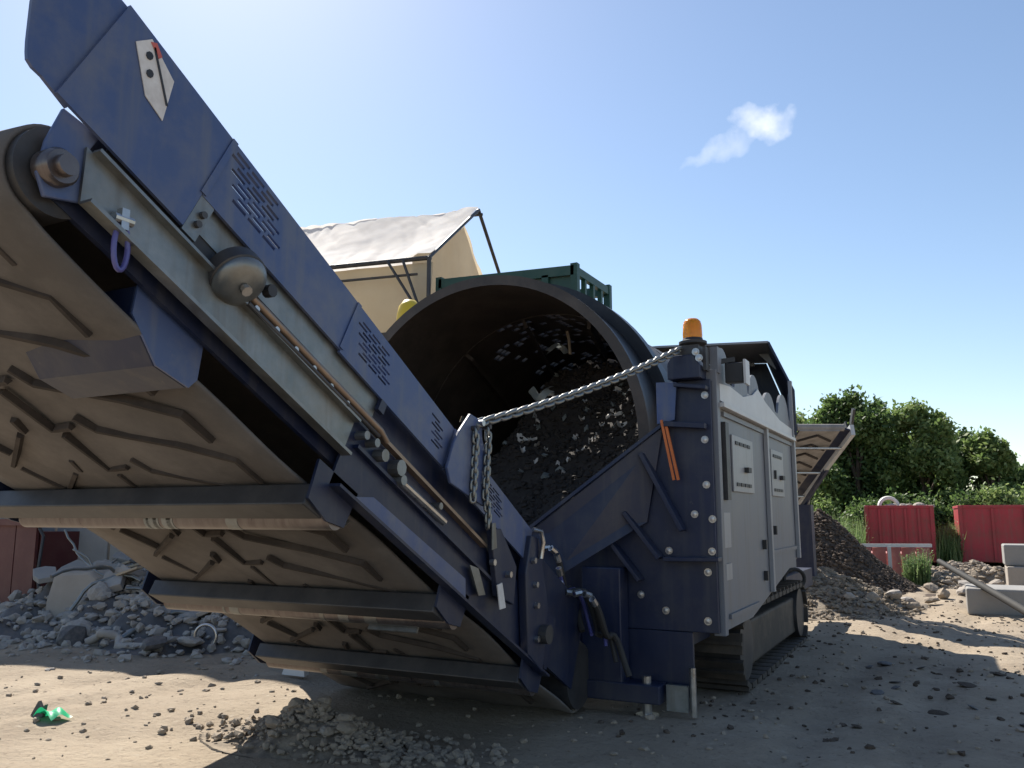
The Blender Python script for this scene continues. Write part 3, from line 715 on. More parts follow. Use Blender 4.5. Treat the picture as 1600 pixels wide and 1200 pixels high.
# belt: closed loop round head and tail pulleys
HS, TS, PN, PR, HR = 2.90, -1.10, -.405, .205, .135
HN = -.425                                   # head pulley axis
SB_ = 2.28                                   # the return run rises from here to the head pulley
LEN = HS - TS
XB0, XB1 = -3.83, -2.09
def belt_pt(x, l, h=0.0):
    """l along the loop: 0 = tail underside, up the underside to the head, round it and back on top; h = height off the belt"""
    if l < LEN:
        s_ = TS + l; n_ = PN - PR
        if s_ > SB_: t = (s_ - SB_) / (HS - SB_); n_ += (HN - HR - n_) * (t * t * (3 - 2 * t) * .5 + t * .5)
        return cv(x, s_, n_ - h)
    l2 = l - LEN
    if l2 < math.pi * HR:
        t = l2 / HR; return cv(x, HS + math.sin(t) * (HR + h), HN - math.cos(t) * (HR + h))
    l3 = l2 - math.pi * HR
    if l3 < LEN: return cv(x, HS - l3, (HN + HR) + (PN + PR - HN - HR) * min(1, l3 / .6) + h)
    t = (l3 - LEN) / PR; return cv(x, TS - math.sin(t) * (PR + h), PN + math.cos(t) * (PR + h))
ls = [LEN * i / 60 for i in range(60)] + [LEN + math.pi * HR * i / 20 for i in range(20)] + [LEN + math.pi * HR + LEN * i / 30 for i in range(30)] + [2 * LEN + math.pi * HR + math.pi * PR * i / 14 for i in range(14)]
mb = MB(); nx = 16
for l in ls:
    for i in range(nx + 1):
        x = XB0 + (XB1 - XB0) * i / nx
        sag = -.010 * math.sin(l * 2 * math.pi / 1.07 + 1) if l < LEN else 0
        mb.v.append(tuple(belt_pt(x, l, sag + .006 * math.sin(i * 1.3 + l * 2))))
m = nx + 1
for k in range(len(ls)):
    k2 = (k + 1) % len(ls)
    for i in range(nx): mb.f.append((k * m + i, k * m + i + 1, k2 * m + i + 1, k2 * m + i))
part('belt', mb, 'belt_rubber', conv, smooth=True, label='dusty brown conveyor belt seen from beneath', solid=.014)

# moulded chevron cleats on the belt
def cleat(poly, w=.030, h=.026):
    mb = MB(); pts = []
    for i in range(len(poly) - 1):
        for t in np.linspace(0, 1, 5)[(0 if i == 0 else 1):]:
            pts.append(Vector((poly[i][0] + (poly[i + 1][0] - poly[i][0]) * t, poly[i][1] + (poly[i + 1][1] - poly[i][1]) * t)))
    n = len(pts)
    for i, p in enumerate(pts):
        d = (pts[min(i + 1, n - 1)] - pts[max(0, i - 1)]).normalized(); q = Vector((-d.y, d.x))
        for off, hh in ((-.5, .004), (-.28, h), (.28, h), (.5, .004)):
            c = p + q * w * off; mb.v.append(tuple(belt_pt(c.x, c.y, hh)))
    for i in range(n - 1):
        for j in range(3): a = i * 4 + j; mb.f.append((a, a + 1, a + 5, a + 4))
    mb.f.append((0, 1, 2, 3)); mb.f.append(tuple(4 * (n - 1) + j for j in range(4))[::-1])
    part('cleat', mb, 'cleat_rubber', conv, smooth=True)
XC = -2.97
PITCH = .288
nrows = int((LEN + math.pi * HR) / PITCH)
off0 = (2.01 - TS) % PITCH
for r_ in range(nrows + 1):
    l = off0 + r_ * PITCH
    R1 = [(XC + .17, l + .085), (XC + .20, l + .0), (XC + .50, l - .125), (XC + .69, l - .24), (XC + .685, l - .40)]
    L1_ = [(XC - .26, l + .0), (XC - .58, l - .21)]
    L2_ = [(XC - .55, l - .23), (XC - .48, l - .41)]
    C1 = [(XC - .01, l + .27), (XC - .03, l + .02), (XC + .09, l + .03)]
    S1 = [(XC - .17, l + .10), (XC - .20, l + .02)]
    for poly in (R1, L1_, L2_, C1, S1):
        if min(p[1] for p in poly) < .02 or max(p[1] for p in poly) > LEN + math.pi * HR * .98: continue
        cleat(poly)
# pulleys
for s, n_, r_ in ((HS, HN, HR), (TS, PN, PR)):
    mb = MB(); mb.cyl(cv(XB0 - .02, s, n_), cv(XB1 + .03, s, n_), r_ - .012, 32); part('pulley', mb, 'dark_steel', conv, smooth=True)
# return rollers below the belt with their cross members
for s in (1.47, .50, -.42):
    mb = MB(); mb.cyl(cv(XL + .05, s - .03, PN - PR - .075), cv(XR - .03, s - .03, PN - PR - .075), .046, 24); rl = part('return_roller', mb, 'roller_steel', conv, smooth=True)
    for x in [XL + .45 + rh.uniform(0, 1.0) for _ in range(6)]:
        mb = MB(); mb.cyl(cv(x, s - .03, PN - PR - .075), cv(x + rh.uniform(.015, .09), s - .03, PN - PR - .075), .0475, 20); part('wiped_band', mb, 'galvanised', rl, smooth=True)
    mb = MB(); sbox(mb, XL - (.25 if s > 1 else -.08), XR - .034, s + .035, s + .150, PN - PR - .115, PN - PR - .03); part('cross_member', mb, 'dark_steel', conv, bevel=.006)
    for x in (XR - .02, XL + .02):
        mb = MB(); splate(mb, x, [(s - .09, -.55), (s + .17, -.55), (s + .15, -.70), (s + .02, -.725), (s - .08, -.70)], -.012); part('roller_bracket', mb, 'dark_blue_paint', conv)
mb = MB(); mb.prism([cv(-2.52, .43, -.745), cv(-2.24, .43, -.745), cv(-2.24, .43, -.70), cv(-2.52, .43, -.70)], DS * -.012)
part('serial_plate', mb, 'galvanised', conv)
mb = MB(); mb.tube([cv(-2.10, 1.40, -.62), cv(-2.10, 1.37, -.66), cv(-2.10, 1.32, -.66), cv(-2.10, 1.29, -.62)], .008, 8); part('hook', mb, 'steel', conv, smooth=True)
# belt cleaner box under the head
mb = MB()
gp = [(2.53, -.49), (2.24, -.49), (2.20, -.60), (2.215, -.64), (2.35, -.655), (2.50, -.575)]
mb.prism([cv(-2.10, s, n) for s, n in gp], (-.55, 0, 0)); part('cleaner_box', mb, 'dark_blue_paint', conv, bevel=.004)
mb = MB(); mb.prism([cv(-2.097, s, n) for s, n in gp], (.008, 0, 0)); part('box_end_plate', mb, 'blue_paint', conv)
# shackle hanging from the channel
hk = Vector((-1.985, 1.47, 1.985))
mb = MB(); mb.cyl(hk + Vector((0, -.03, .03)), hk + Vector((0, .03, .03)), .014, 10); mb.box(hk.x - .012, hk.x + .012, hk.y - .012, hk.y + .012, hk.z + .0, hk.z + .06); sh = part('shackle', mb, 'steel', conv)
mb = MB(); mb.tube([hk + Vector((0, .022 * math.cos(t), -.05 + .065 * math.sin(t))) for t in np.linspace(0, 2 * math.pi, 20)], .008, 8); part('shackle_link', mb, 'hook_blue', sh, smooth=True)

# ------------------------------------------------------------------ chain from conveyor bracket to machine
def link_mesh(L, W, r):
    mb = MB(); pts = []
    for k in range(20):
        t = 2 * math.pi * k / 20; x = math.cos(t) * W; y = math.sin(t) * W + (L if math.sin(t) > 1e-6 else -L if math.sin(t) < -1e-6 else 0)
        pts.append((x, y, 0))
    pts.append(pts[0]); pts.append(pts[1]); mb.tube(pts, r, 8, False); return mb.mesh('link', 'galvanised', (0, 0, 0), True)
pA = Vector((-1.955, 3.42, 1.635)); pB = Vector((-1.43, 5.05, 2.235))
LN = 44
step = (pB - pA).length / LN
lm = link_mesh(step * .38, step * .42, step * .25)
mb = MB(); mb.cyl(pA + Vector((-.05, 0, 0)), pA + Vector((.03, 0, 0)), .016, 10)
ch = part('support_chain', mb, 'steel', conv.parent, label='taut steel chain from conveyor bracket to beacon column')
for k in range(LN):
    t = (k + .5) / LN; p = pA.lerp(pB, t) - Vector((0, 0, .035 * 4 * t * (1 - t))); d = (pB - pA).normalized()
    o = link('link', lm, ch, p - BASE[root.name]); q = d.to_track_quat('Y', 'Z'); o.rotation_mode = 'QUATERNION'
    o.rotation_quaternion = q @ Euler((0, R(45 + 90 * (k % 2)), 0)).to_quaternion()
for x0, y0, z0, n_ in [(-1.94, 3.36, 1.585, 12), (-1.935, 3.47, 1.60, 17)]:
    mb = MB(); mb.cyl((x0 - .03, y0, z0 + .02), (x0 + .02, y0, z0 + .02), .012, 8)
    hc = part('slack_chain', mb, 'dark_steel', root)
    st_ = .026
    lm2 = lm
    for k in range(n_):
        p = Vector((x0 + .004 * math.sin(k), y0 + .01 * math.sin(k * .5), z0 - k * st_ * 1.05))
        o = link('link', lm2, hc, p - BASE[root.name]); o.scale = (.72, .72, .72); o.rotation_mode = 'QUATERNION'
        o.rotation_quaternion = Vector((0.03, 0.02, 1)).to_track_quat('Y', 'Z') @ Euler((0, R(20 + 90 * (k % 2)), 0)).to_quaternion()

# ------------------------------------------------------------------ small side conveyor at the far end (part of the machine)
hd = Vector((-.99, 11.0, 2.30)); tl = Vector((-1.95, 12.75, 1.44))
fd = (hd - tl).normalized(); fw = Vector((-.875, -.484, 0)); fu = fw.cross(fd); fu = fu if fu.z > 0 else -fu
def fp(a, w, u): return tl + fd * a + fw * w + fu * u
FL = (hd - tl).length
mb = MB(); mb.prism([fp(-.6, -.02, -.14), fp(FL, -.02, -.13), fp(FL + .02, -.02, .0), fp(-.6, -.02, .03)], fw * .05)
fc = part('side_conveyor', mb, 'white_paint', root, label='small pale side conveyor beyond the machine body')
mb = MB(); mb.prism([fp(-.6, -.04, .02), fp(FL * .92, -.04, .04), fp(FL * .92, -.04, .16), fp(-.6, -.04, .18)], fw * .02); part('side_guard', mb, 'black_paint', fc)
mb = MB(); mb.prism([fp(FL * .55, -.05, -.05), fp(FL * .75, -.05, -.04), fp(FL * .72, -.05, .1), fp(FL * .60, -.05, .10)], fw * .02); part('guard_panel', mb, 'grey_panel', fc)
mb = MB(); mb.prism([fp(-.6, .16, -.05), fp(FL, .16, -.05), fp(FL, .66, -.05), fp(-.6, .66, -.05)], fu * -.03); part('belt', mb, 'belt_dusty', fc)
for k in range(9):
    a = FL * k / 9
    mb = MB(); mb.bar(fp(a, .20, -.09), fp(a + .15, .41, -.09), .025, .02, fu); mb.bar(fp(a + .15, .41, -.09), fp(a, .62, -.09), .025, .02, fu); part('cleat', mb, 'cleat_rubber', fc)
for a in (.35, 1.1, 1.8):
    mb = MB(); mb.cyl(fp(a, -.02, -.12), fp(a, .70, -.12), .018, 12); part('return_roller', mb, 'steel', fc)
mb = MB(); mb.cyl(fp(FL - .02, .10, -.02), fp(FL - .02, .68, -.02), .045, 16); part('pulley', mb, 'belt_dusty', fc)
mb = MB(); mb.prism([fp(-.6, .005, -.10), fp(FL, .005, -.08), fp(FL, .15, -.03), fp(-.6, .15, -.03)], fu * .02); part('side_web', mb, 'dark_blue_paint', fc)
mb = MB(); mb.prism([fp(-.6, .70, -.12), fp(FL, .70, -.10), fp(FL, .70, .1), fp(-.6, .70, .12)], fw * .02); part('side_guard', mb, 'dark_blue_paint', fc)
mb = MB(); mb.bar(fp(FL - .05, -.03, .05), fp(FL + .1, -.03, .18), .03, .05); part('head_bracket', mb, 'dark_steel', fc)
mb = MB(); mb.cyl(fp(.1, -.10, -.06), fp(.1, -.0, -.06), .13, 20); part('drive_motor', mb, 'galvanised', fc)
mb = MB(); mb.box(-1.92, -1.66, 12.0, 12.25, .4, 1.35); part('conveyor_support', mb, 'dark_blue_paint', fc)
mb = MB(); mb.bar((-1.8, 12.1, 1.3), fp(1.2, 0, -.12), .05, .05); part('support_strut', mb, 'dark_blue_paint', fc)
mb = MB(); mb.tube([(-1.37 + .08 * math.cos(t), 8.55 + .3 * math.cos(t) * .3, .60 + .09 * math.sin(t)) for t in np.linspace(0, 2 * math.pi, 22)], .018, 8); part('hose_loop', mb, 'rubber', root, smooth=True)

# ------------------------------------------------------------------ rubble pieces (shared meshes)
def chunk_mesh(name, mat, seed, flat=1.0, boxy=0.5):
    rnd = random.Random(seed); bm = bmesh.new(); bmesh.ops.create_icosphere(bm, subdivisions=2, radius=1.0)
    offs = [Vector((rnd.uniform(-1, 1), rnd.uniform(-1, 1), rnd.uniform(-1, 1))).normalized() for _ in range(7)]
    for v in bm.verts:
        n = v.co.normalized(); r = 1.0
        for o in offs:                                   # planar cuts give broken faces
            d = n.dot(o)
            if d > .25: r = min(r, (.55 + .25 * boxy) / d)
        v.co = n * r * (1 + rnd.uniform(-.05, .05)); v.co.z *= flat
    me = bpy.data.meshes.new(name); bm.to_mesh(me); bm.free(); me.materials.append(MATS[mat]); return me
CH = {}
for mt in ('rubble_grey', 'rubble_tan', 'scrap_dark', 'soil_brown', 'pale_block'):
    CH[mt] = [chunk_mesh('chunk_' + mt, mt, 100 + i * 7 + len(mt), flat=random.Random(i).uniform(.5, .95)) for i in range(5)]
rr = random.Random(5)
def stone(name, mt, p, s, label, cat, group):
    o = link(name, rr.choice(CH[mt]), None, p); o.scale = (s * rr.uniform(.8, 1.3), s * rr.uniform(.7, 1.1), s * rr.uniform(.6, 1.0))
    o.rotation_euler = (rr.uniform(-.4, .4), rr.uniform(-.4, .4), rr.uniform(0, 6.28)); return tag(o, label, cat, group)
def stuff_stones(name, label, cat, pts, mat, seed=1):
    """one joined mesh of many small stones: pts = list of (x, y, z, r)"""
    rnd = random.Random(seed); mb = MB()
    G = (1 + 5 ** .5) / 2; nrm = math.sqrt(1 + G * G)
    base = [tuple(c / nrm for c in p) for p in ((-1, G, 0), (1, G, 0), (-1, -G, 0), (1, -G, 0), (0, -1, G), (0, 1, G), (0, -1, -G), (0, 1, -G), (G, 0, -1), (G, 0, 1), (-G, 0, -1), (-G, 0, 1))]
    tri = [(0, 11, 5), (0, 5, 1), (0, 1, 7), (0, 7, 10), (0, 10, 11), (1, 5, 9), (5, 11, 4), (11, 10, 2), (10, 7, 6), (7, 1, 8), (3, 9, 4), (3, 4, 2), (3, 2, 6), (3, 6, 8), (3, 8, 9), (4, 9, 5), (2, 4, 11), (6, 2, 10), (8, 6, 7), (9, 8, 1)]
    V = []; F = []
    for (x, y, z, r) in pts:
        a = rnd.uniform(0, 6.28); ca, sa = math.cos(a), math.sin(a); k = len(V)
        sx, sy, sz = rnd.uniform(.6, 1.4), rnd.uniform(.6, 1.2), rnd.uniform(.45, .9)
        for b in base:
            jx, jy, jz = (b[0] + rnd.uniform(-.3, .3)) * sx * r, (b[1] + rnd.uniform(-.3, .3)) * sy * r, (b[2] + rnd.uniform(-.2, .2)) * sz * r
            V.append((x + jx * ca - jy * sa, y + jx * sa + jy * ca, z + jz))
        F += [tuple(i + k for i in t) for t in tri]
    me = bpy.data.meshes.new(name); me.from_pydata(V, [], F); me.update(); me.materials.append(MATS[mat])
    o = link(name, me); return tag(o, label, cat, None, 'stuff')
def heap_fn(c, rx, ry, h, seed, rough=.12, power=1.0):
    def f(x, y):
        d = math.hypot((x - c[0]) / rx, (y - c[1]) / ry); d *= 1 + .25 * float(fbm(x * .9 + seed, y * .9, 2))
        z = h * max(0.0, 1 - d ** power)
        return z + (rough * float(fbm(x * 2.5 + seed, y * 2.5 - seed, 4)) * min(1, max(0, 1.15 - d) * 3) if d < 1.15 else -.05)
    return f
def heap(name, label, cat, c, rx, ry, h, mat, seed, rough=.12, power=1.0, n=56, kind='stuff'):
    f = heap_fn(c, rx, ry, h, seed, rough, power)
    mb = MB(); mb.grid(lambda u, v: (c[0] + (u * 2 - 1) * rx * 1.15, c[1] + (v * 2 - 1) * ry * 1.15, f(c[0] + (u * 2 - 1) * rx * 1.15, c[1] + (v * 2 - 1) * ry * 1.15) - .015), n, n)
    solo(name, mb, mat, label, cat, (c[0], c[1], 0), smooth=True, kind=kind)
    return f

# loose stones strewn over the yard
pts = []
for _ in range(2600):
    x = rr.uniform(-9, 2.2); y = rr.uniform(2.8, 13) ; r = rr.choice([.006, .008, .010, .013, .018, .024])
    pts.append((x, y, gz(x, y) + r * .25, r))
stuff_stones('pebbles', 'small tan pebbles strewn over the sandy yard', 'pebbles', pts, 'rubble_tan', 2)
pts = []
for _ in range(700):
    x = rr.uniform(-2, 2.2); y = rr.uniform(4.5, 14); r = rr.choice([.008, .012, .016, .024])
    pts.append((x, y, gz(x, y) + r * .2, r))
stuff_stones('dark_clods', 'dark earth clods scattered right of the machine', 'clods', pts, 'soil_brown', 3)

# foreground rubble mound
f = heap('rubble_mound', 'low bright rubble mound in front of the conveyor foot', 'rubble mound', (-3.15, 3.72, 0), .62, .30, .16, 'gravel_heap', 9, .10, .8)
pts = []
for _ in range(1300):
    x = -3.0 + rr.gauss(0, .42); y = 3.75 + rr.gauss(0, .13); r = rr.choice([.008, .012, .018, .026]); pts.append((x, y, max(f(x, y), gz(x, y)) + r * .3, r))
stuff_stones('mound_stones', 'pale broken stones heaped on the foreground mound', 'stones', pts, 'rubble_tan', 4)
for i in range(16):
    x = -3.2 + rr.gauss(0, .25); y = 3.72 + rr.gauss(0, .09)
    stone('stone', 'rubble_tan' if i % 3 else 'pale_block', (x, y, max(f(x, y), 0) + .02), rr.uniform(.025, .06), 'pale broken stone on the rubble mound before the conveyor', 'stone', 'stones on the foreground mound')

# ------------------------------------------------------------------ far right: soil pile, gravel heap, skips, blocks
f = heap('soil_pile', 'conical pile of dark brown screened soil beside the far conveyor', 'soil pile', (-1.95, 15.0, 0), 1.45, 1.5, 1.28, 'soil_brown', 21, .10, 1.0, 70)
pts = []
for _ in range(5200):
    a = rr.uniform(0, 6.28); d = math.sqrt(rr.random()); x = -1.95 + 1.4 * d * math.cos(a); y = 15 + 1.45 * d * math.sin(a); r = rr.choice([.016, .022, .03, .04]); pts.append((x, y, f(x, y), r))
stuff_stones('soil_lumps', 'brown lumps covering the conical soil pile', 'soil lumps', pts, 'soil_brown', 6)
f = heap('gravel_heap', 'low heap of pale gravel spread before the soil pile', 'gravel heap', (-1.65, 12.6, 0), 1.15, 1.7, .50, 'gravel_heap', 33, .14, .9, 60)
pts = []
for _ in range(4200):
    a = rr.uniform(0, 6.28); d = rr.random(); x = -1.6 + 1.2 * d * math.cos(a); y = 12.5 + 1.8 * d * math.sin(a); r = rr.choice([.012, .018, .024, .04]); pts.append((x, y, max(f(x, y), gz(x, y)), r))
stuff_stones('gravel_stones', 'mixed stones lying on the pale gravel heap', 'stones', pts, 'gravel_heap', 7)
for i, (x, y, s) in enumerate([(-.95, 12.0, .11), (-.72, 12.4, .13), (-1.0, 12.9, .12), (-.6, 13.0, .1), (-.5, 12.3, .09), (-1.2, 11.6, .1), (-.3, 13.4, .12)]):
    stone('stone', 'rubble_grey' if i % 2 else 'rubble_tan', (x, y, max(f(x, y), 0) + .03), s, 'grey broken lump at the right foot of the gravel heap', 'stone', 'lumps at the gravel heap')
f = heap('earth_bank', 'low uneven bank of brown earth in front of the red skips', 'earth bank', (.45, 18.3, 0), 1.9, 2.0, .34, 'gravel_heap', 41, .25, .7, 60)
pts = []
for _ in range(2200):
    x = .4 + rr.gauss(0, .8); y = 18 + rr.gauss(0, .9); r = rr.choice([.02, .03, .05, .07]); pts.append((x, y, max(f(x, y), 0), r))
stuff_stones('bank_stones', 'pale and brown stones scattered over the earth bank', 'stones', pts, 'rubble_tan', 8)

cr, sr = math.cos(R(2)), math.sin(R(2))
def skip(name, label, p, w, d, h, mat, rim=None, group=None):
    t = thing(name, label, 'skip', (p[0], p[1], 0), group)
    def q(a, b, z): return (p[0] + a * cr - b * sr, p[1] + a * sr + b * cr, z)
    lean = .06
    def wall(a0, b0, a1, b1, nm):
        mb = MB(); mb.add([q(a0, b0, .12), q(a1, b1, .12), q(a1, b1, h), q(a0, b0, h)], [(0, 1, 2, 3)]); return part(nm, mb, mat, t, solid=.04)
    wall(0, 0, w, 0, 'end_wall'); wall(w, 0, w, d, 'side_wall'); wall(0, d, w, d, 'end_wall'); wall(0, 0, 0, d, 'side_wall')
    mb = MB(); mb.prism([q(0, 0, .10), q(w, 0, .10), q(w, d, .10), q(0, d, .10)], (0, 0, .06)); part('floor_plate', mb, mat, t)
    for (a0, b0, a1, b1) in ((0, 0, w, 0), (w, 0, w, d), (w, d, 0, d), (0, d, 0, 0)):
        mb = MB(); mb.bar(q(a0, b0, h), q(a1, b1, h), .08, .07); part('top_rail', mb, rim or mat, t, bevel=.008)
    for k in range(1, 5):
        a = w * k / 5; mb = MB(); mb.bar(q(a, -.035, .14), q(a, -.035, h - .04), .05, .07, (0, 1, 0)); part('stiffener', mb, mat, t)
    for a in (0, w):
        mb = MB(); mb.bar(q(a, -.02, .08), q(a, -.02, h + .02), .09, .09, (0, 1, 0)); part('corner_post', mb, mat, t, bevel=.008)
    for a in (.25, w - .25):
        mb = MB(); mb.bar(q(a, 0, .05), q(a, d, .05), .1, .1); part('skid', mb, 'dark_steel', t)
    return t, q
t, q1 = skip('red_skip', 'red steel skip filled with pale waste, between green weeds', (-1.85, 23.0), 1.48, 3.2, 1.42, 'red_paint')
skip('red_skip', 'wide dark red steel skip at right edge behind concrete blocks', (.24, 23.3), 3.4, 3.0, 1.42, 'red_paint')
# waste lying in the first skip
for i in range(14):
    a = rr.uniform(.15, 1.6); b = rr.uniform(.15, 1.0); p = q1(a, b, 1.36 + rr.uniform(0, .1))
    stone('waste_lump', 'pale_block', p, rr.uniform(.08, .17), 'pale lump of waste showing above the red skip rim', 'waste', 'waste in the red skip')
mb = MB(); mb.lathe(q1(.52, .35, 1.42), (.3, -.9, .1), [(.20, -.06), (.26, -.06), (.28, 0), (.26, .06), (.20, .06), (.18, 0), (.20, -.06)], 24)
solo('pale_tyre', mb, 'label_white', 'pale round tyre lying on the waste in the red skip', 'tyre', q1(.52, .35, 1.42), smooth=True)
# low faded skip with white rail
t = thing('faded_skip', 'low faded red skip with white top rail beside the soil pile', 'skip', (-1.6, 16.7, 0))
for k in range(5):
    mb = MB(); x0 = -1.55 + k * .24; mb.box(x0, x0 + .225, 16.9 + .1 * k, 16.94 + .1 * k, .06, .62); part('board', mb, 'faded_red', t, bevel=.004)
mb = MB(); mb.bar((-1.85, 16.72, .66), (-.33, 17.36, .66), .06, .06); part('top_rail', mb, 'white_paint', t)
mb = MB(); mb.bar((-1.02, 16.98, .02), (-1.02, 16.98, .64), .06, .06, (0, 1, 0)); part('rail_post', mb, 'white_paint', t)
mb = MB(); mb.box(-1.6, -.5, 17.5, 18.5, .05, .5); part('skip_body', mb, 'faded_red', t)
# concrete blocks
def cblock(x0, x1, y0, y1, z0, z1, label, mat='concrete'):
    mb = MB(); mb.box(x0, x1, y0, y1, z0, z1); return solo('concrete_block', mb, mat, label, 'concrete block', (x0, y0, z0), bevel=.025)
cblock(.76, 1.75, 15.7, 16.4, -.02, .40, 'pale concrete block at the bottom of the stack at right edge', 'pale_block')
cblock(.74, 1.70, 15.8, 16.45, .405, .74, 'darker rounded concrete block lying on top of the pale block')
cblock(.12, 1.7, 12.2, 13.0, -.03, .30, 'long low grey concrete slab on the sand at right edge')
for i, (x, y, s) in enumerate([(-.15, 14.2, .12), (.1, 14.8, .14), (.35, 14.5, .1), (-.35, 15.4, .12), (.5, 15.2, .12), (.2, 15.9, .16), (-.1, 16.6, .15), (.62, 16.8, .13), (.9, 17.4, .18), (.3, 17.5, .2)]):
    stone('stone', ('rubble_tan', 'pale_block', 'rubble_grey')[i % 3], (x, y, .05), s, 'rough stone lump between the slab and the red skips', 'stone', 'lumps before the skips')
# dark pole leaning across the bank
mb = MB(); mb.tube([(.86, 11.3, .02), (.60, 11.75, .165), (.30, 12.25, .33), (-.17, 13.05, .585)], [.05, .047, .042, .036], 10)
solo('steel_pole', mb, 'rubber', 'dark slanting pole leaning over the low concrete slab', 'pole', (.86, 11.3, 0), smooth=True)

# ------------------------------------------------------------------ left: tarpaulin shelter, containers, scrap
g = Vector((-.174, .985, 0)); e = Vector((-.985, -.174, 0)); NE = Vector((-5.30, 8.08, 4.25)); W = 3.4; RISE = 1.21; LT = 7.0
shelter = thing('tarpaulin_shelter', 'tall shelter with wrinkled white tarpaulin roof and tan cloth walls on steel frame', 'shelter', (-8.2, 9.2, 0))
def roof_pt(a, b, side):
    w = W / 2 * b if side == 0 else W - W / 2 * b
    p = NE + e * (a * LT) + g * w + Vector((0, 0, RISE * b))
    sag = -.10 * math.sin(math.pi * b) * (0.6 + .4 * abs(math.sin(a * 12)))
    k = a * 17 - b * 2.4 + 1.0 * float(fbm(a * 4, b * 2 + side * 5, 2))
    wr = .15 * abs(float(vnoise(k, b * .7 + side * 9))) + .06 * abs(float(vnoise(k * 2.1 + 5, b * 1.3 + 4))) + .012 * float(fbm(a * 30 + b * 4, b * 5, 2))
    return p + Vector((0, 0, sag + wr))
for side in (0, 1):
    mb = MB(); mb.grid(lambda u, v: roof_pt(u if side == 0 else .045 + .955 * u, v, side), 220, 40); part('roof_sheet', mb, 'tarp_white', shelter, smooth=True, label='wrinkled white tarpaulin')
def wall_pt(u, v, w, a0=0.0):
    p = NE + e * (a0 + u * (LT - a0)) + g * w; z = 1.6 + (NE.z - 1.6 - .02) * v
    q = Vector((p.x, p.y, z)); out = -g if w < 1 else g
    return q + out * (.05 * float(fbm(u * 14, v * 9, 3)) + .03 * math.sin(v * 17) - .02)
for w in (0.03, W - .03):
    mb = MB(); mb.grid(lambda u, v: wall_pt(u, v, w), 70, 40); part('wall_sheet', mb, 'tarp_tan', shelter, smooth=True, label='tan cloth wall')
for z in (2.6, 3.35, 4.05):
    mb = MB(); mb.tube([Vector((NE.x, NE.y, z)) + e * (LT * t) - g * .05 for t in np.linspace(0.02, 1, 8)], .016, 6); part('wall_seam', mb, 'dark_steel', shelter)
# gable cloth set back under the roof
mb = MB(); SB = e * .26
def gab(u, v):
    w = W * u * .93 + .1; hgt = RISE * (1 - abs(2 * (w / W) - 1)) * .93
    z = 1.6 + (NE.z + hgt - 1.6) * v
    p = NE + SB + g * w; return Vector((p.x, p.y, z)) + e * (.05 * float(fbm(u * 10, v * 3, 3)))
mb.grid(gab, 40, 30); part('gable_sheet', mb, 'tarp_tan', shelter, smooth=True)
# frame tubes
def P(a, w, z): p = NE + e * a + g * w; return Vector((p.x, p.y, z))
AP = NE.z + RISE
for a in (0.0, LT * .5, LT):
    mb = MB(); mb.tube([P(a, -.03, 0), P(a, -.03, NE.z), P(a, W / 2, AP + .01), P(a, W + .03, NE.z), P(a, W + .03, 0)], .026, 10, True); part('frame_hoop', mb, 'dark_steel', shelter)
mb = MB(); mb.tube([P(-.02, -.02, NE.z), P(LT, -.02, NE.z)], .03, 8); part('eave_tube', mb, 'dark_steel', shelter)
mb = MB(); mb.tube([P(-.02, W, NE.z), P(LT, W, NE.z)], .03, 8); part('eave_tube', mb, 'dark_steel', shelter)
mb = MB(); mb.tube([P(-.06, W / 2, AP - .06), P(LT, W / 2, AP - .06)], .022, 8); part('ridge_tube', mb, 'dark_steel', shelter)
for a0 in (.32, .52):
    mb = MB(); mb.tube([P(a0, -.08, NE.z - .02), P(.05, -.08, NE.z - .75)], .018, 8); part('brace', mb, 'dark_steel', shelter)
# grey base panels
for k in range(8):
    a0 = k * LT / 8
    mb = MB(); mb.prism([P(a0 + .02, -.06, 0), P(a0 + LT / 8 - .02, -.06, 0), P(a0 + LT / 8 - .02, -.06, 1.62), P(a0 + .02, -.06, 1.62)], g * .08); part('base_panel', mb, 'concrete', shelter, bevel=.01)

# green feed hopper frame standing on the machine's hood
ga = Vector((-5.24, 8.22, 0.17)); gb = Vector((-3.48, 8.22, 0.10)); gback = Vector((.0, 1.0, 0))
mb = MB(); mb.bar(ga + Vector((0, 0, 3.78)), gb + Vector((0, 0, 3.78)), .08, .11)
gc = part('hopper_frame', mb, 'green_paint', root, label='dark green open steel frame above the drum')
mb = MB(); mb.bar(ga + gback + Vector((0, 0, 3.78)), gb + gback + Vector((0, 0, 3.78)), .08, .11); part('top_rail', mb, 'green_paint', gc)
mb = MB(); mb.bar(ga + Vector((0, 0.02, 3.52)), gb + Vector((0, 0.02, 3.52)), .03, .40); part('infill_plate', mb, 'green_paint', gc)
mb = MB(); mb.prism([ga + Vector((0, .05, 3.2)), gb + Vector((0, .05, 3.2)), gb + gback + Vector((0, 0, 3.2)), ga + gback + Vector((0, 0, 3.2))], (0, 0, .05)); part('floor_plate', mb, 'green_paint', gc)
for b in (0, 1):
    A, B = ga + gback * b, gb + gback * b
    for k in range(6):
        p = A.lerp(B, k / 5); mb = MB(); mb.bar(p + Vector((0, 0, 2.80 if k > 1 else 3.2)), p + Vector((0, 0, 3.86 if k in (0, 5) else 3.75)), .08, .08, (0, 1, 0)); part('post', mb, 'green_paint', gc)
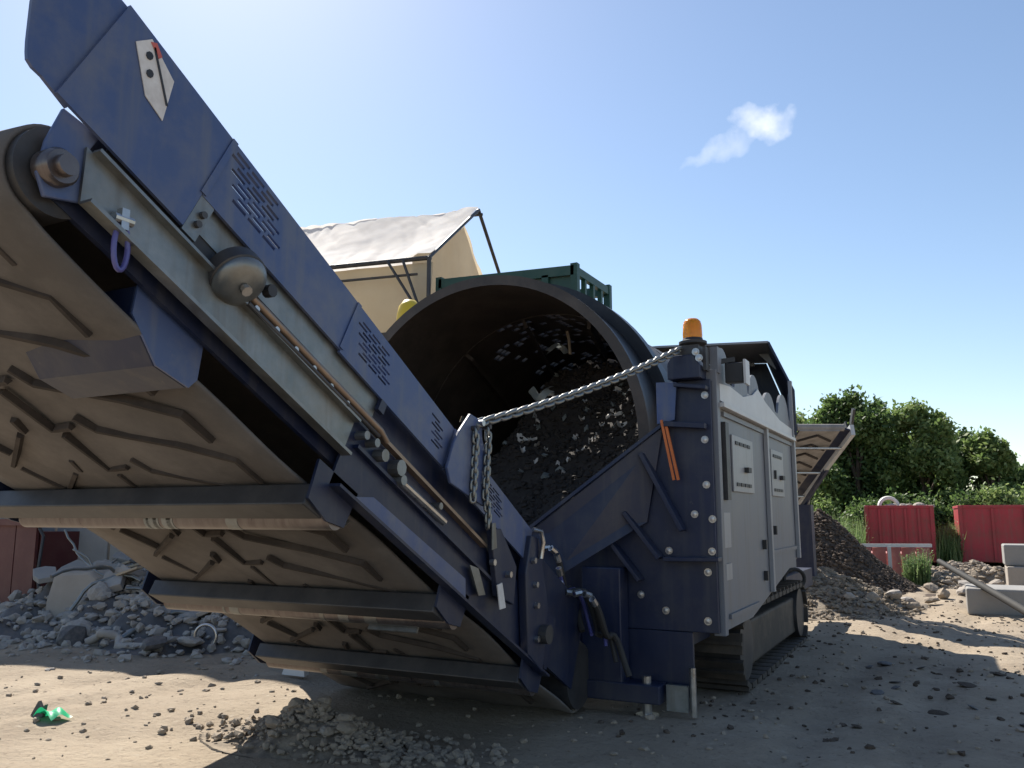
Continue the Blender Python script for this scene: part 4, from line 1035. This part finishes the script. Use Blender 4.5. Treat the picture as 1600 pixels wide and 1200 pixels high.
for A in (ga, gb):
    for z, h in ((3.78, .09), (3.5, .05)):
        mb = MB(); mb.bar(A + Vector((0, .04, z)), A + gback + Vector((0, -.04, z)), .06, h); part('side_rail', mb, 'green_paint', gc)
    for k in (1, 2, 3):
        p = A + gback * (k / 4); mb = MB(); mb.bar(p + Vector((0, 0, 3.22)), p + Vector((0, 0, 3.74)), .05, .05, (0, 1, 0)); part('post', mb, 'green_paint', gc)
# yellow tank
mb = MB(); mb.lathe((-4.80, 6.95, 0), (0, 0, 1), [(0.0, 0), (.135, 0), (.135, 3.16), (.13, 3.25), (.11, 3.34), (.06, 3.40), (0, 3.415)], 32)
yt = solo('yellow_tank', mb, 'yellow_paint', 'yellow domed tank just showing beside the drum', 'tank', (-4.80, 6.95, 0), smooth=True)
BASE[yt.name] = Vector((-4.80, 6.95, 0))
for z in (1.0, 2.2, 3.0):
    mb = MB(); mb.lathe((-4.80, 6.95, z), (0, 0, 1), [(.137, -.03), (.145, -.03), (.145, .03), (.137, .03)], 32); part('band', mb, 'yellow_paint', yt)

# maroon skip at the far left
t, _q = None, None
mt_ = thing('maroon_skip', 'dark maroon steel skip at the left edge behind the scrap', 'skip', (-10.7, 6.9, 0))
for k in range(4):
    mb = MB(); x0 = -11.75 + .42 * k; mb.box(x0, x0 + .40, 6.6, 6.64, .1, 1.08); part('side_plate', mb, 'maroon_paint', mt_)
mb = MB(); mb.box(-11.77, -10.07, 6.66, 8.2, .1, 1.0); part('skip_body', mb, 'maroon_paint', mt_)
mb = MB(); mb.box(-11.8, -10.0, 6.55, 6.65, 1.08, 1.16); part('top_rail', mb, 'maroon_paint', mt_)
mb = MB(); mb.tube([(-10.03, 6.6, 1.05), (-9.91, 6.58, .95), (-9.95, 6.57, .5), (-9.85, 6.56, .2)], .02, 8); part('chain_hook', mb, 'dark_steel', mt_, smooth=True)

# scrap heap under the conveyor at left
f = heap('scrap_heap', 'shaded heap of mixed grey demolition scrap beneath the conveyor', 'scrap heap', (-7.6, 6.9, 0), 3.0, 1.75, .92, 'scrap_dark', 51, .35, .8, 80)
pts = []
for _ in range(4200):
    x = -7.5 + rr.gauss(0, 1.2); y = 6.6 + rr.gauss(0, .7); r = rr.choice([.02, .03, .045, .06]); pts.append((x, y, max(f(x, y), gz(x, y)) + r * .2, r))
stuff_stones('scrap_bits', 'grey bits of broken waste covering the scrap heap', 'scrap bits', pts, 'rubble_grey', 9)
for i in range(46):
    x = -7.6 + rr.gauss(0, 1.1); y = 6.3 + rr.gauss(0, .55)
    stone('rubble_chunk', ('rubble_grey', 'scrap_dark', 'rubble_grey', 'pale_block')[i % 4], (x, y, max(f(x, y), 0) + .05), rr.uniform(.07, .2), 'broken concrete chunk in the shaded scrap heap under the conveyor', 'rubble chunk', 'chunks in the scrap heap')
mb = MB(); mb.prism([(-8.55, 5.75, .12), (-7.93, 5.82, .10), (-7.90, 5.85, .55), (-8.02, 5.86, .62), (-8.50, 5.8, .60), (-8.58, 5.78, .3)], (.05, .35, .02))
solo('concrete_block', mb, 'pale_block', 'large pale squarish block standing in the scrap heap', 'concrete block', (-8.25, 5.9, .1), bevel=.03)
mb = MB(); mb.prism([(-8.1, 5.6, .0), (-7.75, 5.62, .0), (-7.76, 5.66, .22), (-8.08, 5.64, .24)], (.0, .3, .03))
solo('concrete_block', mb, 'concrete', 'small grey block lying in front of the large pale block', 'concrete block', (-7.9, 5.7, 0), bevel=.02)
rs2 = random.Random(77)
def bent(p, L, seed, r, mat, name, label):
    q = random.Random(seed); pts = []; d = Vector((q.uniform(-1, 1), q.uniform(-.5, .5), q.uniform(.0, .4))).normalized(); c = Vector(p)
    for k in range(9):
        pts.append(c.copy()); d = (d + Vector((q.uniform(-.35, .35), q.uniform(-.35, .35), q.uniform(-.45, .25)))).normalized(); c += d * L / 8
        c.z = max(c.z, .03)
    mb = MB(); mb.tube(pts, r, 8); solo(name, mb, mat, label, 'scrap metal', p, group='bent scrap pipes', smooth=True)
for i in range(16):
    x = -7.2 + rs2.gauss(0, .8); y = 5.85 + abs(rs2.gauss(0, .35))
    bent((x, y, max(f(x, y), 0) + .1), rs2.uniform(.5, 1.1), 300 + i, rs2.choice([.012, .018, .03]), rs2.choice(['galvanised', 'scrap_dark', 'galvanised']), 'bent_pipe', 'bent scrap pipe tangled in the shaded heap under the conveyor')
mb = MB(); mb.tube([(-7.15 + .3 * t + .03 * math.sin(3 * t), 5.25 + .05 * math.sin(6 * t), .05 + .10 * math.sin(math.pi * min(1, t * .62))) for t in np.linspace(0, 3, 20)], [.034 + .006 * (i % 2) for i in range(20)], 10)
solo('corrugated_hose', mb, 'rubble_grey', 'thick pale corrugated hose arching along the front of the scrap heap', 'hose', (-7.1, 5.25, 0), smooth=True)
for i, (x, y, z, s, a) in enumerate([(-6.75, 6.2, .62, .42, .5), (-6.3, 6.3, .55, .3, -.4), (-7.2, 6.5, .85, .35, .2), (-5.7, 5.9, .3, .3, .8), (-5.2, 5.5, .18, .25, .3), (-4.75, 5.3, .14, .3, .1)]):
    mb = MB(); mb.prism([Vector((x, y, z)) + Matrix.Rotation(a, 3, 'Y') @ Vector(v) for v in ((-s / 2, 0, -.1), (s / 2, .05, -.12), (s * .45, .12, .12), (-s * .4, .1, .14))], (.01, .03, .015))
    solo('sheet_scrap', mb, ('galvanised', 'plastic_pale')[i % 2], ('dented metal sheet', 'pale plastic sheet')[i % 2] + ' sticking out of the shaded scrap under the conveyor', 'sheet scrap', (x, y, z), group=('dented sheets', 'plastic sheets')[i % 2])
for i in range(22):
    x = -7.5 + rs2.gauss(0, 1.0); y = 5.9 + abs(rs2.gauss(0, .5)); z = max(f(x, y), 0) + .10; a_ = rs2.uniform(.2, .5); b_ = rs2.uniform(.15, .3); th = rs2.uniform(.04, .09)
    M = Euler((rs2.uniform(-.9, .5), rs2.uniform(-.5, .5), rs2.uniform(0, 3))).to_matrix()
    out_ = [(-a_ / 2, -b_ / 2), (a_ * .3, -b_ * .55), (a_ * .5, -b_ * .1), (a_ * .42, b_ * .45), (-a_ * .1, b_ * .5), (-a_ * .5, b_ * .3)]
    mb = MB(); mb.prism([Vector((x, y, z)) + M @ Vector((p, q_, 0)) for p, q_ in out_], M @ Vector((0, 0, th)))
    solo('concrete_fragment', mb, ('rubble_grey', 'concrete', 'pale_block')[i % 3], 'broken flat concrete fragment jutting from the shaded scrap heap', 'concrete fragment', (x, y, z), group='fragments in the scrap heap', bevel=.008)
for i in range(9):
    x = -7.3 + rs2.gauss(0, .9); y = 5.8 + abs(rs2.gauss(0, .4)); z = max(f(x, y), 0) + .14; an = rs2.uniform(-.6, .6); L_ = rs2.uniform(.5, 1.0)
    mb = MB(); mb.bar((x - L_ / 2 * math.cos(an), y, z - .1), (x + L_ / 2 * math.cos(an), y + L_ / 2 * math.sin(an), z + rs2.uniform(-.05, .2)), .07, .025)
    solo('wood_plank', mb, 'wood', 'weathered wood plank lying across the shaded scrap heap', 'plank', (x, y, z), group='planks in the scrap heap', bevel=.004)
for i in range(24):
    x = rs2.uniform(-.7, .9); y = rs2.uniform(5.2, 7.6)
    o_ = stone('flat_clod', 'soil_brown' if i % 2 else 'scrap_dark', (x, y, gz(x, y) + .008), rs2.uniform(.03, .075), 'flat dark clod on the shaded ground right of the machine', 'clod', 'clods on the shaded ground'); o_.scale.z *= .4
for (x, y, z) in [(-5.05, 5.35, .17), (-5.9, 5.5, .15)]:
    mb = MB(); mb.tube([(x + .10 * math.cos(t), y + .03 * math.cos(t), z + .10 * math.sin(t)) for t in np.linspace(-.6, 3.2, 16)], .014, 8)
    solo('metal_hoop', mb, 'steel', 'bright bent metal hoop on the ground below the conveyor', 'metal hoop', (x, y, 0), group='metal hoops', smooth=True)
mb = MB(); mb.prism([(-4.55, 5.0, .02), (-4.33, 5.0, .02), (-4.36, 5.02, .14), (-4.44, 5.03, .20), (-4.52, 5.02, .13)], (0, .05, .01))
solo('white_scrap', mb, 'white_paint', 'small white jagged scrap standing below the conveyor foot', 'scrap', (-4.45, 5.0, 0))

# green plastic scrap on the sand, bottom left
mb = MB(); c0 = Vector((-4.75, 3.30, gz(-4.75, 3.3)))
def gp_(u, v): return c0 + Vector(((u - .5) * .17 + .02 * v, (v - .5) * .12, .015 + .05 * math.sin(u * 3.0) * (1 - .5 * v) + .014 * math.sin(v * 7 + u * 5)))
mb.grid(gp_, 12, 8); solo('plastic_bag', mb, 'plastic_green', 'crumpled bright green plastic scrap on the sand at bottom left', 'plastic scrap', c0, smooth=True)
mb = MB(); c1 = Vector((-4.86, 3.28, gz(-4.86, 3.28)))
mb.prism([c1 + Vector(v) for v in ((-.06, 0, 0), (.05, 0, .0), (.055, .01, .07), (.02, .01, .05), (-.01, .01, .085), (-.05, .01, .03))], (0, .02, 0))
solo('dark_scrap', mb, 'scrap_dark', 'dark jagged scrap beside the green plastic on the sand', 'scrap', c1)

# debris inside the drum: a tumbling bank that rides up the right wall towards the feed end
def bank_z(x, y):
    u = (x - CX) / DR; v = min(1, max(0, (y - 5.3) / 2.7))
    floor = -math.sqrt(max(0, 1 - u * u)) * DR
    up = min(1, max(0, (u + .92) / .55)); up = up * up * (3 - 2 * up)
    z = floor + .10 + .10 * (1 + u) + v ** 1.05 * (0.55 + 1.75 * up) + .14 * float(fbm(x * 2.6, y * 2.2, 4))
    return DZ + min(z, math.sqrt(max(0, 1 - u * u)) * DR * .85)
rd = random.Random(19)
mb = MB(); mb.grid(lambda u, v: (CX - 1.1 + 2.27 * u, 5.35 + 2.7 * v, bank_z(CX - 1.1 + 2.27 * u, 5.35 + 2.7 * v)), 70, 70)
solo('drum_soil', mb, 'drum_waste', 'dark bank of soil and waste tumbling in the drum', 'soil', (CX, 6.5, .5), smooth=True, kind='stuff')
pts = []
for _ in range(4200):
    x = CX + rd.uniform(-1.05, 1.12); y = rd.uniform(5.5, 8.0); r = rd.choice([.008, .012, .018, .028]); pts.append((x, y, bank_z(x, y) + r * .4, r))
stuff_stones('drum_debris', 'small lumps of waste covering the bank inside the drum', 'debris', pts, 'drum_waste', 12)
def tatter(name, mat, label, c, w, h, seed):
    q = random.Random(seed); mb = MB()
    mb.grid(lambda u, v: Vector(c) + Vector(((u - .5) * w + .03 * math.sin(5 * v + seed), .05 * math.sin(4 * u + seed), (v - .5) * h * (1 - .5 * u) + .04 * math.sin(6 * u + seed))), 10, 5)
    solo(name, mb, mat, label, 'plastic scrap', c, smooth=True)
tatter('plastic_strip', 'plastic_pale', 'pale greenish plastic strip caught in the middle of the drum', (-3.02, 6.35, 2.22), .22, .10, 2)
tatter('plastic_strip', 'plastic_pale', 'white plastic scrap hanging near the top of the drum', (-3.15, 7.0, 2.75), .18, .05, 5)
mb = MB(); mb.tube([(-3.02, 6.9, 2.93), (-2.99, 6.9, 2.8), (-2.97, 6.88, 2.66)], .014, 8); solo('stick', mb, 'wood', 'short wooden stick wedged in the drum roof', 'stick', (-3.0, 6.9, 2.66))
for i in range(85):
    x = CX + rd.uniform(-.75, .75); y = rd.uniform(6.2, 7.95); c = Vector((x, y, bank_z(x, y) + .03)); w_ = rd.uniform(.012, .045); h_ = rd.uniform(.010, .03); tilt = rd.uniform(.2, 1.3); rz = rd.uniform(-1.2, 1.2)
    M = Matrix.Rotation(rz, 3, 'Z') @ Matrix.Rotation(tilt, 3, 'X')
    mb = MB(); mb.grid(lambda u, v: c + M @ Vector(((u - .5) * w_ * 2, (v - .5) * h_ * 2, .02 * math.sin(5 * u + i) + .012 * math.sin(6 * v + i))), 4, 3)
    solo('speckle_scrap', mb, 'label_white' if i % 3 else 'plastic_pale', 'small waste scrap whitened like a sun speckle on the dark bank inside the drum', 'scrap', c, group='scraps on the bank inside the drum', smooth=True)  # pale colour stands in for sunlit speckles on the debris

# ------------------------------------------------------------------ trees and plants
def leaf_mesh(name, blobs, n, size, mat, seed):
    """leaf-sized quads through the volume of several clumps; blobs = (x, y, z, rx, ry, rz)"""
    g_ = np.random.RandomState(seed); vol = np.array([b[3] * b[4] * b[5] for b in blobs]); pr = vol ** .75 / (vol ** .75).sum()
    k = g_.choice(len(blobs), n, p=pr); B = np.array(blobs)[k]
    d = g_.normal(size=(n, 3)); d /= np.linalg.norm(d, axis=1)[:, None]; rad = g_.rand(n) ** .45 * (1 + .30 * g_.normal(size=n))
    c = B[:, :3] + d * rad[:, None] * B[:, 3:]
    a = g_.normal(size=(n, 3)); a /= np.linalg.norm(a, axis=1)[:, None]; b = np.cross(a, g_.normal(size=(n, 3))); b /= np.linalg.norm(b, axis=1)[:, None]
    s = size * (.6 + .8 * g_.rand(n))[:, None]
    V = np.stack([c - a * s, c + b * s * .55, c + a * s, c - b * s * .55], 1).reshape(-1, 3)
    F = np.arange(4 * n).reshape(n, 4)
    me = bpy.data.meshes.new(name); me.from_pydata(V.tolist(), [], F.tolist()); me.update(); me.materials.append(MATS[mat]); return me
def tree(x, y, h, w, seed, mat, label, n=9000, leaf=.095, name='tree', low=.06):
    q = random.Random(seed); t = thing(name, label, 'tree', (x, y, 0), 'trees behind the yard')
    mb = MB(); mb.tube([(x, y, -.1), (x + .05 * h * q.uniform(-.3, .3), y, h * .3), (x + .1 * q.uniform(-1, 1), y, h * .62)], [h * .03, h * .022, h * .008], 8)
    blobs = []
    for i in range(40):
        zz = q.uniform(low, .95); rr_ = w * (1 - abs(zz - .45) * 1.25) * q.uniform(.35, 1.0); a = q.uniform(0, 6.28)
        s = w * q.uniform(.22, .42) * (1.15 - .5 * zz)
        blobs.append((rr_ * math.cos(a), rr_ * math.sin(a), zz * h, s, s, s * q.uniform(.8, 1.3)))
    blobs.append((0, 0, h * .93, w * .22, w * .22, h * .1))
    for b in blobs[:10]: mb.tube([(x, y, max(.1, b[2] * .55)), (x + b[0] * .5, y + b[1] * .5, b[2] * .82), (x + b[0], y + b[1], b[2])], [h * .010, h * .006, h * .002], 6)
    part('trunk', mb, 'bark', t, smooth=True)
    link('crown', leaf_mesh('crown', blobs, int(n * 1.9), leaf, mat, seed), t); return t
TREES = [(-3.0, 34.5, 5.9, 2.1, 1, 'leaf_dark', 'tallest dark tree behind the soil pile and side conveyor', 26000),
         (-5.3, 36.5, 5.4, 2.3, 2, 'leaf_light', 'tree half hidden behind the machine body', 18000),
         (-1.9, 37.5, 4.3, 2.2, 3, 'leaf_dark', 'rounded dark tree filling the dip between the two taller trees', 18000),
         (-.75, 35.0, 5.3, 1.7, 4, 'leaf_light', 'light green bushy tree above the left red skip', 26000),
         (.35, 37.0, 4.2, 2.1, 5, 'leaf_dark', 'dark tree standing behind the gap between the red skips', 18000),
         (1.45, 35.5, 4.2, 1.15, 6, 'leaf_light', 'slim pale tree above the right red skip', 15000),
         (2.3, 37.0, 3.1, 1.6, 7, 'leaf_dark', 'small dark tree at the right end of the tree line', 12000)]
for (x, y, h, w, sd, mt, lb, n) in TREES: tree(x, y, h, w, sd, mt, lb, n)
for i, (x, y, h, w, lb) in enumerate([(-4.6, 31.5, 1.9, 1.1, 'low leafy bush behind the side conveyor support'), (-2.3, 30.5, 1.9, 1.1, 'dense low bush left of the left red skip'), (-.2, 30.0, 1.9, 1.1, 'dark low bush behind the gap between the skips'),
                                      (1.55, 29.5, 2.0, .8, 'grey green bush rising over the right red skip'), (2.9, 33, 2.3, 1.2, 'pale bush at the right edge of the picture')]):
    t = thing('bush', lb, 'bush', (x, y, 0), 'bushes behind the skips'); q = random.Random(60 + i)
    bl = [(q.uniform(-w, w) * .8, q.uniform(-w, w) * .6, q.uniform(.2, .8) * h, w * .42, w * .42, h * .26) for _ in range(12)]
    mb = MB()
    for b in bl[:6]: mb.tube([(x, y, 0), (x + b[0] * .5, y + b[1] * .5, b[2] * .6), (x + b[0], y + b[1], b[2])], [.04, .025, .008], 6)
    part('stems', mb, 'bark', t); link('foliage', leaf_mesh('foliage', bl, 9000, .065, 'leaf_light' if i in (0, 3, 4) else 'leaf_dark', 80 + i), t)
# tall weeds between the skips
def weeds(name, label, x0, x1, y0, y1, h, n, seed):
    """thin blades and leafy stalks"""
    g_ = np.random.RandomState(seed); V = []; F = []
    for k in range(n):
        x, y = g_.uniform(x0, x1), g_.uniform(y0, y1); hh = h * g_.uniform(.35, 1.0) * (.75 + .5 * float(vnoise(x * 2.3 + 7, y * 2.3)) + .2); a = g_.uniform(0, 6.28); lx, ly = math.cos(a), math.sin(a); ln = g_.uniform(0, .35) * hh; w = .006 + .008 * g_.rand()
        i = len(V)
        V += [(x - ly * w, y + lx * w, 0), (x + ly * w, y - lx * w, 0), (x + lx * ln * .4 + ly * w * .8, y + ly * ln * .4 - lx * w * .8, hh * .6), (x + lx * ln * .4 - ly * w * .8, y + ly * ln * .4 + lx * w * .8, hh * .6), (x + lx * ln, y + ly * ln, hh)]
        F += [(i, i + 1, i + 2, i + 3), (i + 3, i + 2, i + 4)]
        for q in range(7):
            t = g_.uniform(.15, 1.0); px, py, pz = x + lx * ln * t, y + ly * ln * t, hh * t; b2 = g_.uniform(0, 6.28); s_ = g_.uniform(.02, .05); ux, uy, uz = math.cos(b2) * s_, math.sin(b2) * s_, g_.uniform(-.3, .8) * s_
            i = len(V); V += [(px, py, pz), (px + ux * .5 - uy * .4, py + uy * .5 + ux * .4, pz + uz * .5), (px + ux, py + uy, pz + uz), (px + ux * .5 + uy * .4, py + uy * .5 - ux * .4, pz + uz * .5)]; F.append((i, i + 1, i + 2, i + 3))
    me = bpy.data.meshes.new(name); me.from_pydata(V, [], F); me.update(); me.materials.append(MATS['weed_leaf']); o = link(name, me); tag(o, label, 'weeds', None, 'stuff')
weeds('weeds', 'tall sunlit green weeds between the soil pile and left red skip', -3.6, -1.9, 21.5, 24.5, 1.3, 1800, 1)
weeds('weeds', 'tall green weeds in the gap between the two red skips', -.35, .2, 22.8, 26.5, 1.05, 1300, 2)
weeds('weeds', 'small clump of grass in front of the faded skip', -.78, -.38, 16.2, 16.8, .62, 320, 3)
weeds('weeds', 'strip of rough grass behind the skips', -4, 4, 26.5, 31, .7, 3500, 4)

# distant hedge line closing the horizon
mb = MB(); mb.grid(lambda u, v: (-60 + 150 * u, 60 + 6 * v, (1.9 + 1.3 * float(fbm(u * 50, 3.0, 4)) + .5 * float(fbm(u * 300, v * 4, 3))) * math.sin(math.pi * min(1, .05 + v * .95))), 300, 10)
o = solo('hills', mb, 'tree_line', 'low green wooded rise along the horizon', 'hill', (0, 60, 0), smooth=True); o['kind'] = 'structure'
del o['category']

# ------------------------------------------------------------------ render settings
scene.render.engine = 'CYCLES'
scene.render.resolution_x = 1024; scene.render.resolution_y = 768
scene.cycles.max_bounces = 8
scene.cycles.use_denoising = True
